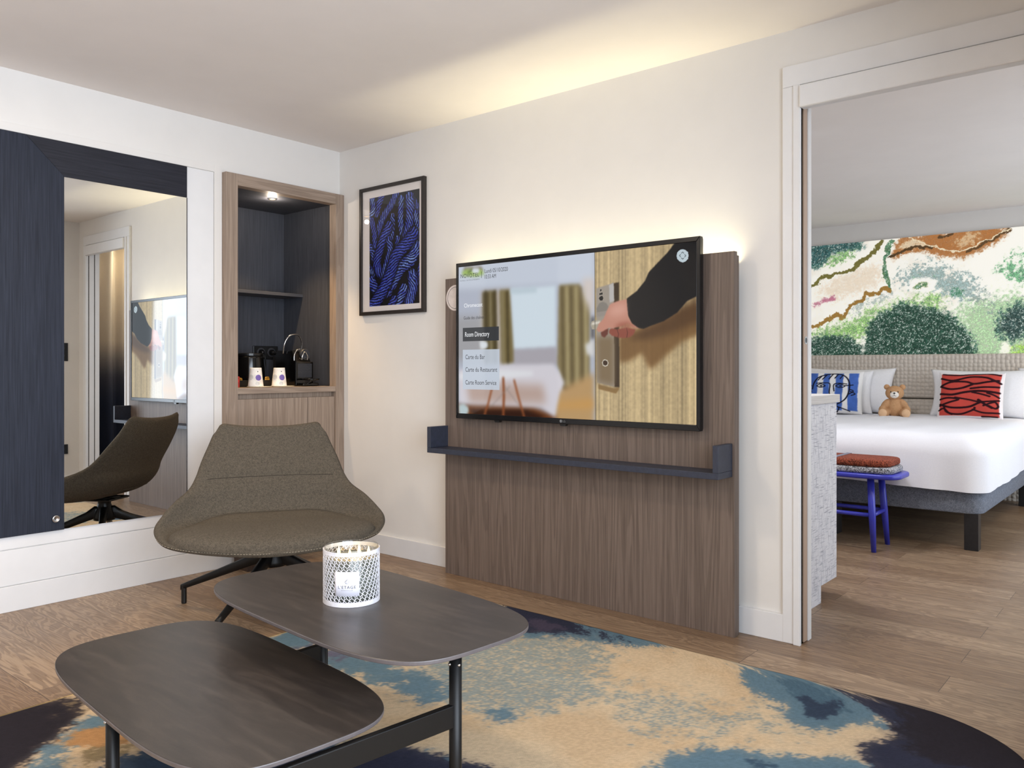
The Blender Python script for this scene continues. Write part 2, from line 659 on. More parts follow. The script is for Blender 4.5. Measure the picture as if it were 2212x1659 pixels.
TV_ROOM=[('p',(190,196,212),0.0,0,1.0,[(-0.014,1.036),(0.629,1.031),(0.629,-0.009),(-0.014,-0.023)]),
('p',(214,222,236),0.02,0,1.0,[(-0.005,1.01),(0.626,1.001),(0.626,0.821),(0.303,0.833),(-0.005,0.851)]),
('p',(172,172,176),0.03,0,1.0,[(-0.005,0.667),(0.125,0.658),(0.125,0.356),(-0.005,0.357)]),
('p',(196,186,176),0.02,0,1.0,[(0.116,0.821),(0.26,0.822),(0.26,0.332),(0.116,0.333)]),
('p',(104,92,62),0.008,0,1.0,[(0.121,0.82),(0.191,0.824),(0.198,0.344),(0.129,0.344)]),
('p',(132,117,78),0.008,0,1.0,[(0.207,0.822),(0.256,0.822),(0.283,0.343),(0.216,0.333)]),
('p',(84,74,50),0.006,0,1.0,[(0.133,0.825),(0.143,0.825),(0.15,0.339),(0.138,0.339)]),
('p',(150,138,104),0.006,0,1.0,[(0.157,0.822),(0.166,0.822),(0.173,0.338),(0.162,0.339)]),
('p',(84,74,50),0.006,0,1.0,[(0.178,0.82),(0.188,0.82),(0.194,0.338),(0.183,0.338)]),
('p',(150,138,104),0.006,0,1.0,[(0.216,0.816),(0.225,0.816),(0.232,0.338),(0.22,0.338)]),
('p',(84,74,50),0.006,0,1.0,[(0.238,0.813),(0.248,0.813),(0.254,0.338),(0.243,0.338)]),
('p',(226,240,250),0.01,0,1.0,[(0.26,0.824),(0.465,0.822),(0.465,0.437),(0.275,0.428)]),
('p',(206,222,232),0.008,0,1.0,[(0.26,0.824),(0.38,0.821),(0.38,0.787),(0.26,0.789)]),
('p',(184,180,188),0.012,0,1.0,[(0.275,0.43),(0.47,0.44),(0.472,0.326),(0.275,0.319)]),
('p',(138,122,80),0.008,0,1.0,[(0.479,0.823),(0.567,0.82),(0.588,0.735),(0.607,0.703),(0.607,0.175),(0.5,0.172),(0.472,0.331)]),
('p',(98,84,50),0.006,0,1.0,[(0.487,0.812),(0.497,0.812),(0.503,0.177),(0.493,0.177)]),
('p',(176,162,118),0.006,0,1.0,[(0.507,0.81),(0.517,0.809),(0.522,0.177),(0.513,0.177)]),
('p',(98,84,50),0.006,0,1.0,[(0.525,0.807),(0.535,0.807),(0.541,0.178),(0.531,0.178)]),
('p',(176,162,118),0.006,0,1.0,[(0.546,0.805),(0.555,0.805),(0.561,0.179),(0.551,0.178)]),
('p',(98,84,50),0.006,0,1.0,[(0.566,0.803),(0.576,0.803),(0.582,0.179),(0.572,0.179)]),
('p',(176,162,118),0.006,0,1.0,[(0.584,0.801),(0.593,0.801),(0.599,0.18),(0.589,0.179)]),
('p',(70,54,30),0.01,0,1.0,[(0.497,0.192),(0.605,0.195),(0.605,0.165),(0.5,0.161)]),
('p',(225,215,210),0.02,0,1.0,[(0.574,0.847),(0.625,0.851),(0.625,0.621),(0.605,0.663),(0.584,0.735)]),
('p',(226,226,226),0.012,0,1.0,[(0.588,0.452),(0.625,0.481),(0.625,0.381),(0.595,0.391)]),
('p',(40,34,30),0.008,0,1.0,[(0.615,0.612),(0.624,0.621),(0.624,0.481),(0.616,0.491)]),
('p',(196,158,106),0.02,0,1.0,[(0.468,0.165),(0.625,0.281),(0.625,0.0),(0.454,-0.012)]),
('p',(214,160,84),0.025,0,1.0,[(0.461,0.092),(0.625,0.121),(0.625,0.071),(0.461,0.061)]),
('p',(112,64,34),0.015,0,1.0,[(-0.005,0.064),(0.364,0.066),(0.468,0.01),(0.468,-0.011),(-0.005,-0.034)]),
('p',(58,34,24),0.012,0,1.0,[(0.056,0.027),(0.334,0.045),(0.424,0.001),(0.091,-0.016)]),
('p',(228,224,232),0.012,0,1.0,[(0.004,0.299),(0.207,0.331),(0.455,0.334),(0.483,0.28),(0.503,0.218),(0.483,0.166),(0.462,0.004),(0.402,0.063),(0.004,0.07)]),
('p',(200,176,166),0.03,0,1.0,[(0.039,0.208),(0.409,0.206),(0.424,0.085),(0.056,0.072)]),
('p',(240,241,246),0.01,0,1.0,[(0.004,0.271),(0.207,0.3),(0.364,0.289),(0.364,0.263),(0.207,0.236),(0.004,0.23)]),
('s',(150,84,48),0.006,0,1.0,[(0.225,0.243),(0.228,0.125),(0.225,-0.007)],0.018),
('s',(158,90,52),0.006,0,1.0,[(0.171,0.183),(0.152,0.077),(0.133,-0.002)],0.014),
('s',(158,90,52),0.006,0,1.0,[(0.277,0.23),(0.3,0.106),(0.323,-0.0)],0.014),
('s',(150,140,136),0.006,0,1.0,[(0.256,0.191),(0.158,0.044)],0.004),
('s',(150,140,136),0.006,0,1.0,[(0.232,0.19),(0.303,0.063)],0.004),
('p',(198,216,220),0.006,0,1.0,[(0.0,0.058),(0.026,0.065),(0.05,0.044),(0.053,0.01),(0.039,-0.004),(0.002,-0.001)]),
('p',(150,138,130),0.006,0,1.0,[(0.023,0.974),(0.03,0.998),(0.116,0.992),(0.129,0.959),(0.091,0.953)]),
('p',(170,200,110),0.008,0,1.0,[(0.015,0.964),(0.039,0.983),(0.116,0.972),(0.133,0.936),(0.091,0.925),(0.022,0.94)]),
('p',(232,238,246),0.004,0,1.0,[(0.067,0.97),(0.078,0.983),(0.099,0.982),(0.108,0.968),(0.106,0.951),(0.091,0.944),(0.074,0.952)]),
('s',(50,56,50),0.002,0,1.0,[(0.048,0.959),(0.058,0.962),(0.069,0.974)],0.006),
('p',(236,242,248),0.005,0,1.0,[(0.108,0.485),(0.129,0.495),(0.148,0.483),(0.15,0.45),(0.133,0.431),(0.112,0.44)])]
TV_DOOR=[('p',(206,182,138),0,0,1.0,[(0.626,1.021),(1.013,1.01),(1.013,-0.017),(0.629,-0.009)]),
('p',(120,84,44),0.015,0,0.85,[(0.722,0.487),(0.752,0.514),(1.002,0.666),(1.002,0.491),(0.945,0.449),(0.899,0.385),(0.866,0.334),(0.846,0.309),(0.833,0.311),(0.822,0.349),(0.809,0.397),(0.778,0.364),(0.756,0.347),(0.722,0.342)]),
('p',(70,44,22),0.02,0,0.6,[(0.815,0.53),(0.911,0.6),(1.003,0.721),(1.003,0.557),(0.922,0.506),(0.833,0.472),(0.752,0.476)]),
('p',(150,118,72),0.004,0,1.0,[(0.642,0.213),(0.702,0.191),(0.722,0.198),(0.722,0.184),(0.711,0.16),(0.642,0.185)]),
('p',(62,46,28),0.003,0,1.0,[(0.696,0.806),(0.722,0.811),(0.724,0.199),(0.704,0.199)]),
('p',(168,158,146),0.003,0,1.0,[(0.633,0.784),(0.702,0.81),(0.705,0.199),(0.637,0.223)]),
('p',(136,116,88),0.02,0,1.0,[(0.635,0.5),(0.704,0.497),(0.704,0.205),(0.638,0.226)]),
('p',(196,192,190),0.003,0,1.0,[(0.684,0.799),(0.702,0.81),(0.704,0.703),(0.686,0.695)]),
('p',(30,28,28),0.002,0,1.0,[(0.643,0.724),(0.649,0.736),(0.658,0.737),(0.662,0.724),(0.658,0.711),(0.649,0.711)]),
('p',(30,28,28),0.002,0,1.0,[(0.649,0.776),(0.654,0.778),(0.654,0.767),(0.649,0.765)]),
('p',(30,28,28),0.002,0,1.0,[(0.646,0.755),(0.658,0.757),(0.658,0.746),(0.646,0.743)]),
('p',(140,134,126),0.003,0,1.0,[(0.634,0.665),(0.646,0.696),(0.659,0.703),(0.674,0.693),(0.683,0.668),(0.682,0.646),(0.635,0.64)]),
('p',(158,150,142),0.003,0,1.0,[(0.635,0.64),(0.682,0.648),(0.68,0.621),(0.637,0.614)]),
('p',(214,204,186),0.002,0,1.0,[(0.656,0.342),(0.661,0.358),(0.668,0.362),(0.678,0.356),(0.682,0.34),(0.678,0.322),(0.668,0.318),(0.659,0.324)]),
('p',(66,46,30),0.002,0,1.0,[(0.659,0.342),(0.663,0.354),(0.671,0.356),(0.678,0.346),(0.678,0.332),(0.671,0.324),(0.662,0.328)]),
('p',(14,12,14),0.004,0,1.0,[(0.929,1.009),(0.899,0.952),(0.872,0.912),(0.833,0.853),(0.822,0.811),(0.791,0.753),(0.752,0.712),(0.751,0.66),(0.757,0.611),(0.77,0.567),(0.791,0.541),(0.815,0.534),(0.845,0.552),(0.887,0.573),(0.934,0.617),(0.968,0.678),(1.013,0.71),(1.013,1.01)]),
('p',(30,24,20),0.02,0,0.5,[(0.922,0.934),(1.013,0.965),(1.013,0.72),(0.968,0.724)]),
('p',(178,170,152),0.002,0,1.0,[(0.611,0.57),(0.615,0.589),(0.629,0.595),(0.652,0.596),(0.652,0.547),(0.629,0.541),(0.616,0.541)]),
('p',(228,222,208),0.003,0,1.0,[(0.615,0.581),(0.649,0.589),(0.649,0.575),(0.616,0.567)]),
('p',(150,80,64),0.003,0,1.0,[(0.686,0.537),(0.695,0.545),(0.714,0.536),(0.752,0.545),(0.785,0.532),(0.778,0.502),(0.762,0.487),(0.74,0.484),(0.721,0.487),(0.695,0.5),(0.683,0.518)]),
('p',(112,58,46),0.004,0,1.0,[(0.651,0.519),(0.662,0.539),(0.682,0.544),(0.679,0.51),(0.666,0.489),(0.655,0.499)]),
('s',(90,44,36),0.003,0,1.0,[(0.715,0.536),(0.721,0.508),(0.718,0.487)],0.004),
('s',(90,44,36),0.003,0,1.0,[(0.751,0.542),(0.755,0.514),(0.752,0.487)],0.004),
('p',(206,146,126),0.004,0,1.0,[(0.751,0.709),(0.714,0.7),(0.688,0.685),(0.675,0.647),(0.663,0.603),(0.643,0.572),(0.635,0.54),(0.642,0.524),(0.659,0.527),(0.682,0.546),(0.701,0.543),(0.727,0.553),(0.756,0.569),(0.778,0.542),(0.8,0.535),(0.771,0.566),(0.757,0.611)]),
('p',(232,178,160),0.02,0,0.7,[(0.75,0.689),(0.708,0.681),(0.688,0.656),(0.682,0.617),(0.727,0.613),(0.752,0.631)]),
('p',(164,92,74),0.01,0,0.7,[(0.701,0.554),(0.727,0.574),(0.756,0.58),(0.79,0.538),(0.752,0.534)]),
('p',(206,222,230),0.002,0,1.0,[(0.932,0.932),(0.935,0.95),(0.943,0.962),(0.953,0.965),(0.963,0.959),(0.971,0.945),(0.973,0.926),(0.971,0.908),(0.963,0.896),(0.953,0.892),(0.943,0.899),(0.935,0.913)]),
('s',(40,50,56),0.0012,0,1.0,[(0.949,0.944),(0.953,0.949),(0.957,0.942)],0.003),
('s',(40,50,56),0.0012,0,1.0,[(0.949,0.917),(0.953,0.91),(0.957,0.915)],0.003),
('s',(40,50,56),0.0012,0,1.0,[(0.946,0.937),(0.942,0.931),(0.946,0.924)],0.003),
('s',(40,50,56),0.0012,0,1.0,[(0.96,0.934),(0.964,0.927),(0.96,0.921)],0.003),
('s',(60,56,50),0.002,0,1.0,[(0.627,1.016),(0.63,-0.004)],0.003)]
RUG=[('p',(128,140,140),0.05,0.9,0.62,[(1.886,-0.771),(2.091,-0.621),(2.369,-0.53),(2.576,-0.812),(2.65,-1.065),(2.539,-1.261),(2.434,-1.373),(2.223,-1.369),(1.829,-0.982)]),
('p',(92,116,130),0.03,0.6,1.0,[(2.394,-1.28),(2.477,-1.236),(2.551,-1.3),(2.452,-1.394)]),
('p',(92,116,130),0.04,0.6,1.0,[(1.672,-0.377),(1.887,-0.303),(2.274,-0.404),(2.431,-0.378),(2.567,-0.411),(2.401,-0.523),(2.282,-0.564),(2.11,-0.646),(1.983,-0.69)]),
('p',(44,46,62),0.03,0.5,1.0,[(1.672,-0.377),(1.957,-0.394),(2.309,-0.438),(2.441,-0.414),(2.386,-0.5),(2.227,-0.486),(2.048,-0.635),(1.937,-0.575)]),
('p',(66,60,76),0.02,0.8,1.0,[(1.911,-0.481),(2.01,-0.445),(2.143,-0.513),(2.044,-0.596)]),
('p',(128,140,140),0.05,1.3,0.45,[(2.581,-0.87),(2.73,-0.775),(2.888,-0.814),(3.168,-0.735),(3.271,-0.836),(3.071,-1.003),(2.963,-1.18),(2.732,-1.099)]),
('p',(92,116,130),0.03,0.6,1.0,[(2.877,-0.438),(2.939,-0.396),(3.196,-0.415),(3.324,-0.476),(3.423,-0.546),(3.473,-0.622),(3.49,-0.717),(3.391,-0.597),(3.366,-0.665),(3.297,-0.781),(3.249,-0.798),(3.156,-0.757),(3.149,-0.675),(3.087,-0.66),(2.949,-0.562)]),
('p',(74,98,114),0.03,0.8,1.0,[(3.003,-0.455),(3.199,-0.427),(3.305,-0.518),(3.274,-0.621),(3.156,-0.616)]),
('p',(50,62,80),0.012,0.8,1.0,[(3.13,-0.583),(3.159,-0.532),(3.201,-0.578),(3.272,-0.519),(3.291,-0.476),(3.274,-0.621),(3.262,-0.681),(3.23,-0.703),(3.19,-0.64)]),
('p',(44,46,62),0.03,0.35,1.0,[(3.194,-0.411),(3.308,-0.421),(3.526,-0.385),(3.666,-0.396),(3.81,-0.471),(3.979,-0.632),(4.003,-0.969),(3.643,-1.271),(3.508,-0.956),(3.44,-0.862),(3.397,-0.817),(3.44,-0.764),(3.49,-0.717),(3.473,-0.622),(3.405,-0.537),(3.311,-0.487)]),
('p',(38,34,40),0.04,0.5,1.0,[(3.357,-0.366),(3.526,-0.385),(3.666,-0.396),(3.81,-0.471),(3.847,-0.673),(3.657,-0.832),(3.501,-0.73),(3.475,-0.574)]),
('p',(76,84,104),0.04,0.9,0.7,[(3.446,-0.551),(3.497,-0.602),(3.514,-0.698),(3.495,-0.735)]),
('p',(82,88,110),0.03,0.9,0.7,[(3.546,-0.773),(3.607,-0.722),(3.613,-0.776),(3.567,-0.805)]),
('p',(92,116,130),0.03,0.5,1.0,[(3.016,-1.368),(3.006,-1.225),(3.047,-1.121),(3.14,-1.048),(3.223,-1.044),(3.298,-1.01),(3.432,-0.869),(3.519,-0.947),(3.613,-1.158),(3.089,-1.596)]),
('p',(60,80,98),0.02,0.9,1.0,[(3.185,-1.095),(3.227,-1.07),(3.29,-1.046),(3.291,-1.083),(3.218,-1.135)]),
('p',(92,116,130),0.04,0.6,1.0,[(1.531,-1.295),(1.664,-1.227),(1.824,-1.239),(2.021,-1.265),(2.147,-1.213),(2.231,-1.263),(2.27,-1.373),(2.228,-1.446),(2.14,-1.404),(2.038,-1.391),(1.929,-1.431),(1.645,-1.408)]),
('p',(96,94,112),0.03,0.5,1.0,[(1.493,-1.26),(1.66,-1.209),(1.702,-1.28),(1.691,-1.32),(1.662,-1.394)]),
('p',(128,140,140),0.04,1.0,0.6,[(1.824,-1.239),(2.037,-1.02),(2.178,-1.17),(2.017,-1.232)]),
('p',(92,116,130),0.03,0.6,1.0,[(2.387,-1.336),(2.441,-1.275),(2.517,-1.285),(2.531,-1.316),(2.449,-1.391)]),
('p',(128,140,140),0.03,1,0.5,[(2.428,-1.402),(2.46,-1.333),(2.524,-1.336),(2.474,-1.418)]),
('p',(74,98,114),0.03,0.6,1.0,[(2.139,-1.827),(2.194,-1.762),(2.267,-1.682),(2.29,-1.713),(2.26,-1.787),(2.318,-1.908),(2.132,-2.063)]),
('p',(44,46,62),0.03,0.3,1.0,[(2.188,-2.008),(2.226,-1.839),(2.263,-1.773),(2.31,-1.746),(2.415,-1.658),(2.464,-1.634),(2.541,-1.639),(2.609,-1.627),(2.629,-1.582),(2.689,-1.587),(2.797,-1.659),(2.803,-1.833),(2.363,-2.201)]),
('p',(92,116,130),0.02,0.8,1.0,[(2.414,-1.634),(2.487,-1.621),(2.579,-1.596),(2.606,-1.624),(2.534,-1.645),(2.464,-1.634)]),
('p',(86,96,112),0.03,0.5,1.0,[(1.255,-1.367),(1.285,-1.245),(1.412,-1.235),(1.504,-1.318),(1.453,-1.404)]),
('p',(92,116,130),0.02,0.6,1.0,[(1.268,-1.402),(1.233,-1.238),(1.403,-1.243),(1.438,-1.283),(1.441,-1.396)]),
('p',(38,34,40),0.03,0.35,1.0,[(1.253,-2.463),(1.262,-2.346),(1.277,-2.11),(1.379,-2.13),(1.464,-2.205),(1.513,-2.205),(1.566,-2.267),(1.617,-2.346),(1.664,-2.42),(1.911,-2.586),(1.773,-2.701),(1.312,-2.589)]),
('p',(120,104,82),0.03,1,0.8,[(1.353,-2.197),(1.317,-2.128),(1.321,-2.102),(1.392,-2.15),(1.396,-2.205)]),
('p',(92,116,130),0.03,0.5,1.0,[(1.451,-2.174),(1.44,-2.11),(1.674,-2.163),(1.69,-2.213),(1.666,-2.294),(1.74,-2.346),(2.006,-2.421),(1.938,-2.563),(1.697,-2.435),(1.645,-2.38),(1.562,-2.257)]),
('p',(168,126,84),0.02,0.6,1.0,[(1.557,-2.242),(1.575,-2.207),(1.585,-2.172),(1.613,-2.135),(1.758,-2.131),(1.79,-2.189),(1.711,-2.226),(1.687,-2.258),(1.666,-2.294)]),
('p',(136,118,88),0.03,0.9,0.8,[(1.73,-2.192),(1.757,-2.157),(1.802,-2.143),(1.833,-2.201),(1.818,-2.236),(1.783,-2.332),(1.724,-2.268)]),
('p',(52,66,84),0.03,0.5,1.0,[(1.828,-2.272),(1.826,-2.206),(1.805,-2.153),(1.873,-2.126),(2.08,-2.105),(2.35,-2.219),(2.075,-2.448),(1.84,-2.347)])]
MURAL=[('p',(60,104,104),0.02,0.7,1.0,[(0.951,2.396),(1.281,2.334),(1.829,2.313),(1.811,2.254),(1.704,2.236),(1.491,2.227),(1.444,2.135),(1.339,2.086),(1.281,2.129),(0.951,2.096)]),
('p',(146,194,116),0.02,0.9,1.0,[(1.491,2.218),(1.704,2.227),(1.74,2.195),(1.538,2.128),(1.377,2.102),(1.463,2.153)]),
('p',(240,224,202),0.06,0.5,1.0,[(1.396,1.946),(1.704,2.02),(1.9,2.116),(1.961,2.157),(1.97,1.926),(1.811,1.844),(1.584,1.801),(1.31,1.797)]),
('p',(226,204,178),0.05,0.8,0.7,[(1.5,1.958),(1.722,2.0),(1.918,2.133),(1.9,2.051),(1.649,1.948)]),
('p',(196,122,144),0.012,0.8,1.0,[(1.29,1.72),(1.348,1.775),(1.529,1.818),(1.529,1.789),(1.368,1.745)]),
('s',(118,112,58),0.01,1.0,1.0,[(1.053,1.89),(1.281,1.935),(1.358,1.959),(1.396,2.004),(1.491,2.002),(1.529,2.042),(1.694,2.058),(1.776,2.127),(1.882,2.192),(1.935,2.27),(1.961,2.305)],0.035),
('s',(112,130,78),0.012,1.0,1.0,[(2.047,2.287),(2.013,2.235),(1.987,2.155),(1.979,2.064),(1.987,1.962),(2.039,1.839)],0.04),
('p',(172,186,180),0.03,1.1,0.8,[(1.667,1.683),(1.776,1.752),(1.918,1.8),(2.039,1.83),(2.073,1.792),(1.847,1.702),(1.685,1.616)]),
('s',(160,122,60),0.01,0.9,1.0,[(1.053,1.443),(1.281,1.516),(1.339,1.523),(1.444,1.597),(1.538,1.641),(1.603,1.596),(1.649,1.646),(1.658,1.721),(1.776,1.752),(1.811,1.816),(1.918,1.819),(1.952,1.872),(2.039,1.83)],0.035),
('p',(154,200,112),0.05,0.6,1.0,[(1.053,1.443),(1.29,1.457),(1.444,1.52),(1.649,1.551),(1.847,1.674),(2.141,1.76),(2.405,1.79),(2.508,1.784),(2.485,1.627),(2.158,1.678),(1.9,1.579),(1.776,1.378),(1.63,1.381),(1.348,1.388),(1.053,1.334)]),
('p',(182,214,168),0.06,0.7,1.0,[(2.548,1.685),(2.942,1.725),(3.156,1.762),(3.156,1.183),(2.756,1.185),(2.61,1.491)]),
('p',(40,78,62),0.025,0.7,1.0,[(1.803,1.387),(1.847,1.544),(1.935,1.643),(2.116,1.725),(2.225,1.702),(2.405,1.675),(2.548,1.58),(2.657,1.463),(2.733,1.358),(2.718,1.186),(1.811,1.191)]),
('p',(46,82,68),0.025,0.7,1.0,[(0.951,1.366),(1.281,1.399),(1.444,1.453),(1.63,1.429),(1.758,1.332),(1.829,1.191),(0.951,1.196)]),
('p',(56,84,80),0.03,0.9,1.0,[(2.868,1.474),(2.978,1.647),(3.156,1.696),(3.156,1.365),(2.978,1.352),(2.905,1.396)]),
('p',(158,180,178),0.04,1.2,0.9,[(2.039,1.922),(2.241,2.061),(2.372,2.077),(2.532,1.975),(2.763,1.881),(2.778,1.82),(2.68,1.722),(2.548,1.747),(2.429,1.789),(2.405,1.879),(2.158,1.877)]),
('p',(84,150,110),0.02,0.9,1.0,[(2.532,1.8),(2.579,1.841),(2.641,1.776),(2.61,1.735)]),
('p',(130,176,140),0.02,0.8,1.0,[(2.208,1.937),(2.323,1.965),(2.429,1.948),(2.437,1.921),(2.348,1.949),(2.225,1.918)]),
('p',(253,250,242),0.012,0.4,1.0,[(2.183,1.876),(2.225,1.936),(2.348,1.963),(2.437,1.903),(2.397,1.817),(2.208,1.811)]),
('p',(124,142,72),0.01,0.8,1.0,[(2.216,1.827),(2.258,1.889),(2.376,1.909),(2.364,1.859),(2.241,1.825)]),
('p',(150,166,158),0.04,1.3,0.8,[(2.68,1.791),(2.868,1.729),(2.927,1.641),(2.793,1.63),(2.68,1.705)]),
('p',(178,118,66),0.02,0.6,1.0,[(2.056,2.185),(2.073,2.266),(2.141,2.309),(2.241,2.321),(2.756,2.323),(3.0,2.318),(2.942,2.223),(2.756,2.139),(2.641,2.089),(2.445,2.119),(2.323,2.188),(2.158,2.158),(2.03,2.092)]),
('p',(230,206,172),0.015,0.7,1.0,[(2.107,2.253),(2.175,2.288),(2.307,2.27),(2.356,2.22),(2.208,2.208),(2.124,2.202)]),
('p',(222,190,148),0.02,0.9,0.8,[(2.548,2.263),(2.687,2.301),(2.778,2.291),(2.733,2.227),(2.641,2.175),(2.548,2.211)]),
('s',(84,62,36),0.01,1.2,1.0,[(2.03,2.151),(2.124,2.188),(2.241,2.218),(2.372,2.219)],0.03),
('s',(96,70,42),0.01,1.2,1.0,[(2.445,2.291),(2.548,2.307)],0.03),
('s',(98,72,42),0.01,1.1,1.0,[(2.672,2.147),(2.793,2.195),(2.905,2.252),(2.992,2.306)],0.03),
('s',(240,222,188),0.004,0.2,1.0,[(2.191,2.313),(2.372,2.228),(2.485,2.177),(2.595,2.143),(2.703,2.187),(2.853,2.24),(3.0,2.309)],0.012),
('p',(124,186,134),0.03,0.9,1.0,[(2.853,1.968),(3.014,2.081),(3.156,2.151),(3.156,2.069),(3.0,2.024),(2.942,1.944),(3.156,1.986),(3.156,1.878),(2.985,1.857),(2.942,1.91)]),
('p',(254,252,238),0.02,0.5,1.0,[(2.92,1.345),(2.992,1.352),(3.003,1.234),(2.934,1.235)]),
('p',(176,220,90),0.03,0.6,1.0,[(3.0,1.352),(3.094,1.3),(3.156,1.233),(3.021,1.234)])]
ROPES=[(0.082,[(-0.087,0.593),(0.06,0.519),(0.097,0.421)]),(0.064,[(0.005,0.362),(0.079,0.287),(0.06,0.224)]),(0.086,[(0.259,1.005),(0.196,0.931),(0.151,0.856)]),(0.082,[(0.556,1.009),(0.452,0.909),(0.294,0.812),(0.151,0.657)]),(0.077,[(0.042,1.024),(0.079,0.901),(0.024,0.826)]),(0.073,[(0.042,0.792),(0.097,0.692),(0.115,0.564)]),(0.064,[(0.47,0.798),(0.479,0.696),(0.435,0.574)]),(0.077,[(0.65,0.938),(0.633,0.816),(0.642,0.715),(0.693,0.572)]),(0.064,[(0.794,0.979),(0.894,0.909),(0.992,0.794)]),(0.118,[(0.811,0.932),(0.827,0.8),(0.794,0.673),(0.727,0.57)]),(0.064,[(0.927,0.792),(0.96,0.676),(1.009,0.551)]),(0.109,[(0.4,0.71),(0.294,0.615),(0.214,0.51),(0.151,0.386),(0.223,0.303)]),(0.077,[(0.4,0.592),(0.426,0.497),(0.347,0.376),(0.276,0.253)]),(0.068,[(0.574,0.588),(0.574,0.472)]),(0.055,[(1.009,0.324),(0.976,0.19)]),(0.127,[(0.861,0.248),(0.877,0.149),(0.794,0.014)]),(0.109,[(0.693,0.133),(0.608,0.036),(0.539,-0.024)]),(0.082,[(0.505,0.048),(0.418,-0.02)]),(0.109,[(0.042,0.232),(0.205,0.106),(0.4,0.13)]),(0.136,[(0.927,0.488),(0.861,0.401),(0.642,0.329),(0.47,0.197)]),(0.136,[(0.877,0.606),(0.727,0.524),(0.539,0.435),(0.435,0.293),(0.33,0.188),(0.151,0.052),(0.024,-0.007)])]

# ================================================================== THE SETTING
def struct(name, b, mat, parent=None, **kw):
    o = b.build(name, mat, parent, **kw)
    if parent is None:
        o['kind'] = 'structure'
    return o


H = 2.498
# floor: oak boards running along X
def floor_material():
    n = N('oak_boards')
    g = n.add('ShaderNodeNewGeometry')
    br = n.add('ShaderNodeTexBrick')
    br.offset = 0.37
    br.inputs['Scale'].default_value = 1.0
    br.inputs['Brick Width'].default_value = 1.75
    br.inputs['Row Height'].default_value = 0.182
    br.inputs['Mortar Size'].default_value = 0.0011
    br.inputs['Mortar Smooth'].default_value = 0.3
    br.inputs['Bias'].default_value = 0.0
    br.inputs['Color1'].default_value = (0, 0, 0, 1)
    br.inputs['Color2'].default_value = (1, 1, 1, 1)
    br.inputs['Mortar'].default_value = (0.5, 0.5, 0.5, 1)
    n.ln(g.outputs['Position'], br.inputs['Vector'])
    # shift the grain from board to board
    sep = n.add('ShaderNodeVectorMath', operation='MULTIPLY')
    sep.inputs[1].default_value = (37.0, 11.0, 5.0)
    n.ln(br.outputs['Color'], sep.inputs[0])
    addv = n.add('ShaderNodeVectorMath', operation='ADD')
    n.ln(g.outputs['Position'], addv.inputs[0])
    n.ln(sep.outputs[0], addv.inputs[1])

    def mp(sc):
        m = n.add('ShaderNodeMapping')
        m.inputs['Scale'].default_value = sc
        n.ln(addv.outputs[0], m.inputs['Vector'])
        return m.outputs[0]
    f1 = n.noise(mp((1.2, 9.0, 1)), 1.0, 3, 0.55, 1.2)
    f2 = n.noise(mp((6.0, 150.0, 1)), 1.0, 4, 0.65)
    ph = n.add('ShaderNodeMath', operation='MULTIPLY')
    n.ln(f1, ph.inputs[0])
    ph.inputs[1].default_value = 95.0
    si = n.add('ShaderNodeMath', operation='SINE')
    n.ln(ph.outputs[0], si.inputs[0])
    c = n.ramp(br.outputs['Color'], [(0.0, (140, 114, 89)), (0.5, (157, 131, 104)), (1.0, (172, 146, 118))])
    c = n.mix(n.ramp(f1, [(0.3, (0, 0, 0, 1)), (0.7, (1, 1, 1, 1))]), n.mix(1.0, c, (0.80, 0.80, 0.82, 1), 'MULTIPLY'), c)
    lines = n.ramp(si.outputs[0], [(0.0, (0.45, 0.45, 0.45, 1)), (0.35, (0, 0, 0, 1))])
    c = n.mix(lines, c, (92, 70, 54))
    pores = n.ramp(f2, [(0.30, (0.7, 0.7, 0.7, 1)), (0.46, (0, 0, 0, 1))])
    c = n.mix(pores, c, (100, 78, 60))
    c = n.mix(br.outputs['Fac'], c, (58, 44, 34))
    r = n.ramp(f2, [(0.3, (0.46, 0.46, 0.46, 1)), (0.7, (0.33, 0.33, 0.33, 1))])
    n.base(c, r, 0, 0.45)
    hm = n.add('ShaderNodeMath', operation='SUBTRACT')
    n.ln(f2, hm.inputs[0])
    n.ln(br.outputs['Fac'], hm.inputs[1])
    n.bump(hm.outputs[0], 0.16, 0.003)
    return n.m


b = B()
b.box(-0.7, 5.2, -5.3, 4.95, -0.08, 0.0)
struct('floor', b, floor_material())

b = B()
b.box(-0.7, 5.2, -5.3, 0.0, H, H + 0.08)
struct('ceiling', b, CEIL)
b = B()
b.box(-0.7, 5.2, 0.0, 4.95, H, H + 0.08)
o = struct('ceiling_2', b, CEIL)

# wall with the niche cabinet let into it (X = 0)
b = B()
b.box(-0.62, 0.0, -5.3, -0.790, 0.0, H)
b.box(-0.62, 0.0, -0.790, 0.09, 2.20, H)
b.box(-0.75, -0.60, -0.790, 0.09, 0.0, 2.20)
struct('wall_left', b, WALL)

YW = -0.012        # room face of the television wall
YB = 0.088         # bedroom face of it
b = B()
b.box(-0.60, 2.958, YW, YB, 0.0, H)
b.box(2.958, 3.765, YW, YB, 2.262, H)
b.box(3.765, 5.0, YW, YB, 0.0, H)
struct('wall_back', b, WALL)

# short return and pier on the window side, seen in the mirror
b = B()
b.box(3.95, 5.0, -0.75, YW, 0.0, H)
struct('wall_right', b, WALL)
